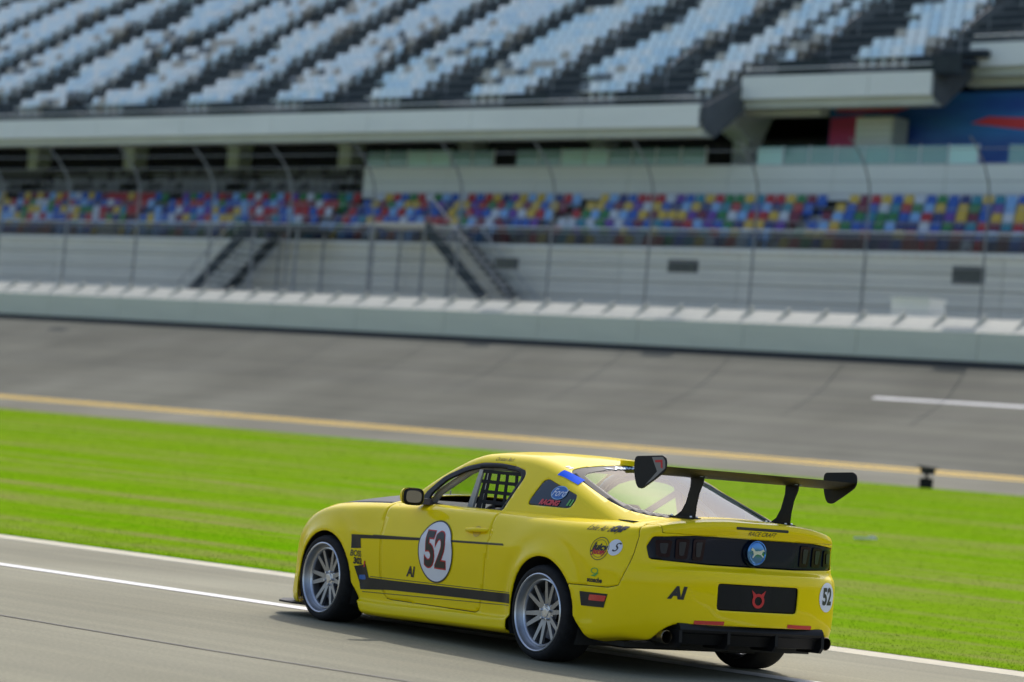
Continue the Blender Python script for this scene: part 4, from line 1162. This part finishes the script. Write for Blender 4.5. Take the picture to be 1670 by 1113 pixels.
# tinted guard with a white rail in front of the lowest rows
TINT = glass_mat('tinted_guard', (.55,.58,.58), opacity=.04, col=(.10,.12,.13), refl=.4)
gp = MB(); gp.box(.03, 2.37, .08, .10, 3.262, 3.92); gme = gp.mesh('guard_pane')
for k in range(70):
    o = link('guard_pane', gme, low, TINT); o.location = (X0+k*2.4, 0, 0)
b = MB(); b.box(X0, X1, .05, .13, 3.925, 3.985); b.build('handrail', RAIL, low)
SEATC = [('seat_blue',(.015,.10,.42)),('seat_navy',(.02,.035,.16)),('seat_red',(.42,.015,.02)),('seat_maroon',(.17,.012,.04)),('seat_yellow',(.62,.42,.05)),('seat_green',(.02,.19,.05)),('seat_sky',(.22,.42,.70)),('seat_white',(.55,.58,.62)),('seat_purple',(.13,.04,.30)),('seat_teal',(.02,.22,.30))]
low_meshes = [seat_mesh(n_, mat(n_, c, rough=.45, var=.08, scale=3)) for n_, c in SEATC]
WTS = np.array([.19,.08,.15,.05,.14,.10,.11,.08,.05,.05]); WTS = WTS/WTS.sum()
items = []
for r in range(6):
    for x in np.arange(X0+.4, X1-.4, .52):
        if any(abs(x-ax) < .55 for ax in (44,57,70.2,83.5,97,110,123,136)): continue
        items.append((int(RNG.choice(10, p=WTS)), float(x), -r*STEP_T-.42, BASE-.6+r*STEP_R+.02))
place_seats(low_meshes, items, low, LOW)
# grey benches of the open end, above the coloured seats
GREYS = [seat_mesh('seat_grey', mat('seat_grey', (.17,.18,.19), rough=.5)), seat_mesh('seat_charcoal', mat('seat_charcoal', (.05,.052,.055), rough=.5))]
club = empty('club_terrace', (0,-78.0,12.4)); tag(club, 'open terrace with grey seats and rails above the coloured seats', 'terrace')
b = MB(); b.box(85.6, X1, -5.0, 0, -.6, -.02); b.build('slab', PALE, club)
items = []
for r in range(3):
    b = MB(); b.box(85.6, X1, -(r+1)*.84, -r*.84, r*.42-.3, r*.42); b.build('step', DARKC, club)
    for x in np.arange(86.2, X1-1, .54):
        if (x-86.2) % 8.1 < 1.2: continue
        items.append((int(RNG.random() < .45), float(x), -r*.84-.40, r*.42))
place_seats(GREYS, items, club, (0,-78.0,12.4))
for zz in (1.42,1.62):
    b = MB(); b.tube([(85.7,-2.6,zz),(X1,-2.6,zz)], .035, 8); b.build('rail', RAIL, club)
rp_ = MB(); rp_.box(-.04,.04,-2.64,-2.56,.85,1.66); rpm = rp_.mesh('rail_post')
for k in range(22):
    o = link('rail_post', rpm, club, RAIL); o.location = (86+k*2.05,0,0)

# white parapet with glass panes
par = empty('club_balcony', (0,-78.0,12.4)); tag(par, 'white balcony wall topped by pale teal glass panes', 'balcony')
pp = MB(); pp.box(.012, 5.388, -.25, 0, .05, 1.50); pmm = pp.mesh('wall_panel')
TEAL = glass_mat('teal_glass', (.50,.78,.75), opacity=.45, col=(.38,.66,.62), rough=.05)
gg = MB(); gg.box(.04,1.31,-.14,-.11,1.52,2.22); gmm = gg.mesh('glass_pane')
gmf = gg.mesh('glass_pane'); MINTSKY = mat('mint_sky_reflection', (.52,.80,.74), rough=.25)  # opaque mint: sky reflection put into the colour of some panes
cl = MB(); cl.box(-.03,.03,-.16,-.09,1.50,2.26); clm = cl.mesh('mullion')
for k in range(15):
    x = 85.5-(k+1)*5.4
    o = link('wall_panel', pmm, par, WHITEST); o.location = (x,0,0)
    for j in range(4):
        if (k*4+j) % 7 in (5,): continue
        glint = (k*4+j) % 9 in (0,1)
        o = link('glass_pane', gmf if glint else gmm, par, MINTSKY if glint else TEAL); o.location = (x+j*1.35,0,0)
        o = link('mullion', clm, par, RAIL); o.location = (x+j*1.35,0,0)
b = MB(); b.box(4.5,85.4,-12,-.26,.9,1.10); b.build('floor', PALE, par)

# ---- concourse: columns, dark interior, mural
con = empty('concourse', (0,-80.9,12.0)); tag(con, 'dark open concourse with pale columns under the upper deck', 'concourse')
COLM = mat('column_paint', (.74,.80,.82), rough=.7, var=.10, scale=1)
cc = MB(); cc.box(-.42,.42,-.42,.42,.5,3.2); cc.add([(-.42,-.42,3.2),(.42,-.42,3.2),(.42,.42,3.2),(-.42,.42,3.2),(-1.0,-.42,4.5),(1.0,-.42,4.5),(1.0,3.2,4.5),(-1.0,3.2,4.5)], [(0,1,5,4),(1,2,6,5),(2,3,7,6),(3,0,4,7),(4,5,6,7)])
ccm = cc.mesh('column')
for k in range(-6, 9):
    if 40 < 81.5+k*8.06 < 64: continue
    o = link('column', ccm, con, COLM); o.location = (81.5+k*8.06,0,0)
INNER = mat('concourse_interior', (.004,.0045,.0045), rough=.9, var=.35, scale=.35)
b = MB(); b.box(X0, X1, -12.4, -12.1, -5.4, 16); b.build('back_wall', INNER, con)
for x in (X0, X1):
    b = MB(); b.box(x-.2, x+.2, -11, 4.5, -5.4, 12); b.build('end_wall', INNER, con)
for k in range(9):
    b = MB(); x = 66+k*8.15; b.box(x, x+4.6, -10.9, -10.7, .9, 2.2); b.build('counter', COLM if k % 3 == 0 else DARKC, con)
# mural on a wall set into the concourse
mur = empty('mural_wall', (0,-81,13.0)); tag(mur, 'deep blue painted wall with red shapes under the raised deck', 'mural')
m = bpy.data.materials.new('mural_blue'); m.use_nodes = True; nt = m.node_tree; b_ = nt.nodes['Principled BSDF']; b_.inputs['Roughness'].default_value = .5
tc = nd(nt, 'ShaderNodeTexCoord'); mp = nd(nt, 'ShaderNodeMapping'); mp.inputs['Scale'].default_value = (.10,1,.35); nt.links.new(tc.outputs['Object'], mp.inputs[0])
n1 = nd(nt, 'ShaderNodeTexNoise', Scale=1.3, Detail=3.0); nt.links.new(mp.outputs[0], n1.inputs['Vector'])
rp = nd(nt, 'ShaderNodeValToRGB'); e = rp.color_ramp.elements; e[0].position = .35; e[0].color = (.010,.05,.30,1); e[1].position = .7; e[1].color = (.04,.24,.55,1)
nt.links.new(n1.outputs['Fac'], rp.inputs[0]); nt.links.new(rp.outputs[0], b_.inputs['Base Color'])
MURAL = m
b = MB(); b.box(40,61.2,-.3,0,0,4.15); b.build('wall', MURAL, mur)
MURRED = mat('mural_red', (.75,.05,.06), rough=.5); MURPINK = mat('mural_magenta', (.70,.07,.22), rough=.5)
b = MB(); b.prism([(61.15,1.5),(61.15,3.2),(59.6,3.3),(58.3,2.9),(57.9,1.9),(58.4,1.5)], 'y', .003, .02); b.build('painted_shape', MURPINK, mur)
b = MB(); b.prism([(60.9,3.45),(57.9,3.42),(57.0,3.62),(57.9,3.80),(60.9,3.82)], 'y', .003, .02); b.build('painted_shape', MURRED, mur)
b = MB(); b.prism([(54.2,2.9),(51,2.55),(48,2.5),(48,2.9),(53.4,3.15)], 'y', .003, .02); b.build('painted_shape', MURRED, mur)
ac = empty('cabinet', (58.05,-80.35,13.4)); tag(ac, 'cream louvred cabinet standing in front of the blue mural', 'cabinet')
b = MB(); b.box(-.93,.93,-.5,.5,0,2.66); b.build('casing', CREAM, ac)
for k in range(9):
    b = MB(); b.box(-.85,.85,.51,.56,.4+k*.25,.55+k*.25); b.build('louvre', WHITEST, ac)

# ---- upper grandstand
UP = (0,-75.0,15.0); T_, R__ = .80, .485
up = empty('upper_grandstand', UP); tag(up, 'steep upper grandstand deck of pale seats with dark aisles', 'grandstand')
NROW = 22
STEPDK = mat('deck_concrete', (.11,.12,.125), rough=.85, var=.2, scale=1.2)
AB, BC = 63.1, 53.7
def first_row(x): return 0 if x > AB else (3 if x > BC else 6)
SECTS = [(AB, X1, 0), (BC, AB, 3), (X0, BC, 6)]
for (xa, xb, r0) in SECTS:
    for r in range(r0, NROW):
        b = MB(); b.box(xa+.02, xb-.02, -(r+1)*T_-.05, -r*T_-.04, r*R__+.30, r*R__+.86); b.build('step', STEPDK, up)
    yf, zf = -r0*T_, r0*R__
    L = 6.4; k = 0; x = xb
    while x > xa+.1:
        xl = max(xa, x-L)
        b = MB(); b.box(xl+.015, x-.015, yf-.16, yf, zf+.05, zf+.98); b.build('fascia_panel', WHITEST, up); x = xl
    b = MB(); b.box(xa, xb, yf-.9, yf-.22, zf-.30, zf+.10); b.build('edge_beam', CREAM, up)
    b = MB(); b.tube([(xa+.1,yf-.08,zf+1.28),(xb-.1,yf-.08,zf+1.28)], .03, 8); b.build('rail', RAIL, up)
b = MB(); b.box(59.7, 63.6, -3.95, -3.4, .95, 1.66); b.build('edge_beam', CREAM, up)
b = MB(); b.box(X0, 54.2, -6.1, -5.55, 2.30, 2.94); b.build('edge_beam', CREAM, up)
for (xa, xb, r0) in SECTS:
    yf, zf = -r0*T_, r0*R__
    b = MB(); b.prism([(yf-.9,zf+.25),(-NROW*T_-.1,NROW*R__+.2),(-NROW*T_-.1,NROW*R__-.2),(yf-.9,zf-.05)], 'x', xa, xb); b.build('soffit', CREAM, up)
for xs_, ra, rb in ((AB,0,3),(BC,3,6)):
    b = MB(); b.prism([(-ra*T_-.17,ra*R__+.0),(-ra*T_-.17,ra*R__+.9),(-rb*T_-.5,rb*R__+.9),(-rb*T_-.5,rb*R__-.2),(-ra*T_-.9,ra*R__-.3)], 'x', xs_-.06, xs_+.015); b.build('cheek_wall', STEPDK, up)
AX = [66.6+6.42*k for k in range(-9, 17)]
st_me = None
for ax in AX:
    r0 = first_row(ax); b = MB()
    for r in range(r0, NROW):
        b.box(-1.05,1.05,-(r+1)*T_-.04,-r*T_-.03, r*R__+.861, r*R__+.90)
        b.box(-1.05,1.05,-(r+1)*T_-.04,-r*T_-.44, r*R__+.901, r*R__+1.13)
    o = b.build('aisle_stair', AISLE, up); o.location = (ax,0,0)
    b = MB(); b.box(-1.25,1.25,-r0*T_-.24,-r0*T_-.18, r0*R__+.86, r0*R__+1.62); o = b.build('aisle_screen', AISLE, up); o.location = (ax,0,0)
    for r in range(r0+2, NROW, 5):
        b = MB(); b.tube([(-.0,-r*T_-.2,r*R__+1.0),(0,-r*T_-.2,r*R__+1.85),(0,-(r+2.6)*T_,(r+2.6)*R__+1.85),(0,-(r+2.6)*T_,(r+2.6)*R__+1.0)], .025, 6); o = b.build('handrail', GALV, up); o.location = (ax,0,0)
UPC = [('seat_pale_blue',(.72,.83,.88)),('seat_pale_grey',(.82,.86,.86)),('seat_light_blue',(.60,.76,.86)),('seat_taupe',(.46,.43,.37)),('seat_slate',(.16,.18,.19))]
up_meshes = [seat_mesh(n_, mat(n_, c, rough=.45, var=.06, scale=3), w=.47) for n_, c in UPC]
items = []
ENDS = {(i, g): (float(RNG.choice([0,0,.53,1.06])), float(RNG.choice([0,0,.53]))) for i in range(len(AX)) for g in range(NROW//3+1)}
def clus(x, r): return math.sin(x*.9+r*.55)+math.sin(x*.37-r*.8+1.3)+.7*math.sin(x*2.1+r*1.7)
for r in range(NROW):
    for x in np.arange(X0+.5, X1-.5, .53):
        if r < first_row(x)+1 or any(abs(x-s) < .5 for s in (AB,BC)): continue
        ai = min(range(len(AX)), key=lambda i: abs(x-AX[i])); dx_ = x-AX[ai]
        wl_, wr_ = ENDS[(ai, r//3)]
        if -1.12-wl_ < dx_ < 1.12+wr_: continue
        c = clus(x, r)
        u = RNG.random()
        v = (3 if u < .62 else 4) if c > 1.25 else (0 if u < .45 else 1 if u < .75 else 2 if u < .95 else 3)
        items.append((v, float(x), -r*T_-.45, r*R__+.87))
place_seats(up_meshes, items, up, UP)

# ---- staircases against the lower stand
def staircase(name, label, xt, xb, zt, zb, y0, y1, mside, mstep, plat):
    s = empty(name, (xt, y0, zb)); tag(s, label, 'staircase')
    H = zt-zb; Lx = xb-xt; n = 14; sg = 1 if Lx > 0 else -1
    for (ya, yb2) in ((0,.10),(y1-y0,y1-y0-.10)):
        b = MB(); b.prism([(0,H-.50),(0,H+.12),(Lx,.12),(Lx,-.02),(Lx-sg*.5,-.02)], 'y', ya, yb2); b.build('stringer', mside, s)
    for i in range(n):
        t = (i+.5)/n
        b = MB(); xa = Lx*t; b.box(min(xa-sg*.02, xa+sg*abs(Lx)/n), max(xa-sg*.02, xa+sg*abs(Lx)/n), y1-y0+.10, -.10, H*(1-t)-.05, H*(1-t)); b.build('tread', mstep, s)
    for yy in (-.05, y1-y0+.05):
        b = MB(); b.tube([(0,yy,H+1.05),(Lx,yy,1.05)], .03, 8)
        for i in range(6): t = i/5; b.tube([(Lx*t,yy,H*(1-t)),(Lx*t,yy,H*(1-t)+1.05)], .02, 6)
        b.build('handrail', GALV, s)
    b = MB(); b.box(min(0,-sg*plat), max(0,-sg*plat), y1-y0, 0, H-.14, H); b.build('landing', mstep, s)
    b = MB()
    for px in (-sg*plat*.9, -sg*.25):
        for py in (-.12, y1-y0+.12): b.box(px-.045,px+.045,py-.045,py+.045,0,H-.14)
    b.build('support', GALV, s)
    return s
staircase('staircase', 'dark staircase falling away to the far end of the stand', 83.6, 88.0, 10.25, 6.62, -69.6, -71.4, AISLE, DARKC, 3.4)
staircase('staircase', 'pale staircase with light treads descending towards the right', 72.6, 67.8, 10.45, 6.62, -69.6, -71.4, AISLE, mat('pale_tread', (.55,.52,.46), rough=.7, var=.1, scale=3), 3.6)

# ---- small things
b = MB(); b.box(-.17,.17,-.12,.12,.03,.30); b.box(-.24,.24,-.16,.16,0,.03); b.box(-.04,.04,-.04,.04,.30,.40); b.box(-.20,.16,-.08,.08,.40,.54); b.prism([(-.24,.545),(.18,.545),(.30,.61),(-.34,.57)], 'y', -.10, .10)
o = b.build('trackside_camera', BLACK); o.location = (30.72,-46.6,1.32); o.rotation_euler = (0,0,.6); tag(o, 'small black camera box standing at the edge of the apron', 'camera')
b = MB(); b.box(-.22,.22,-.05,.05,0,.03); b.box(-.20,-.12,-.04,.04,.03,.05)
o = b.build('grass_marker', WHITELINE); o.location = (12.9,-19.9,grass_z(-19.9)+.03); o.rotation_euler = (0,.05,-.3); tag(o, 'small white marker strip lying in the grass behind the car', 'marker')
b = MB(); b.box(-.75,.75,-.45,.45,0,.62); b.box(-.80,.80,-.50,.50,.62,.70)
o = b.build('storage_box', WHITEST); o.location = (44.3,-64.6,6.9); tag(o, 'white storage box behind the fence at the right', 'box')
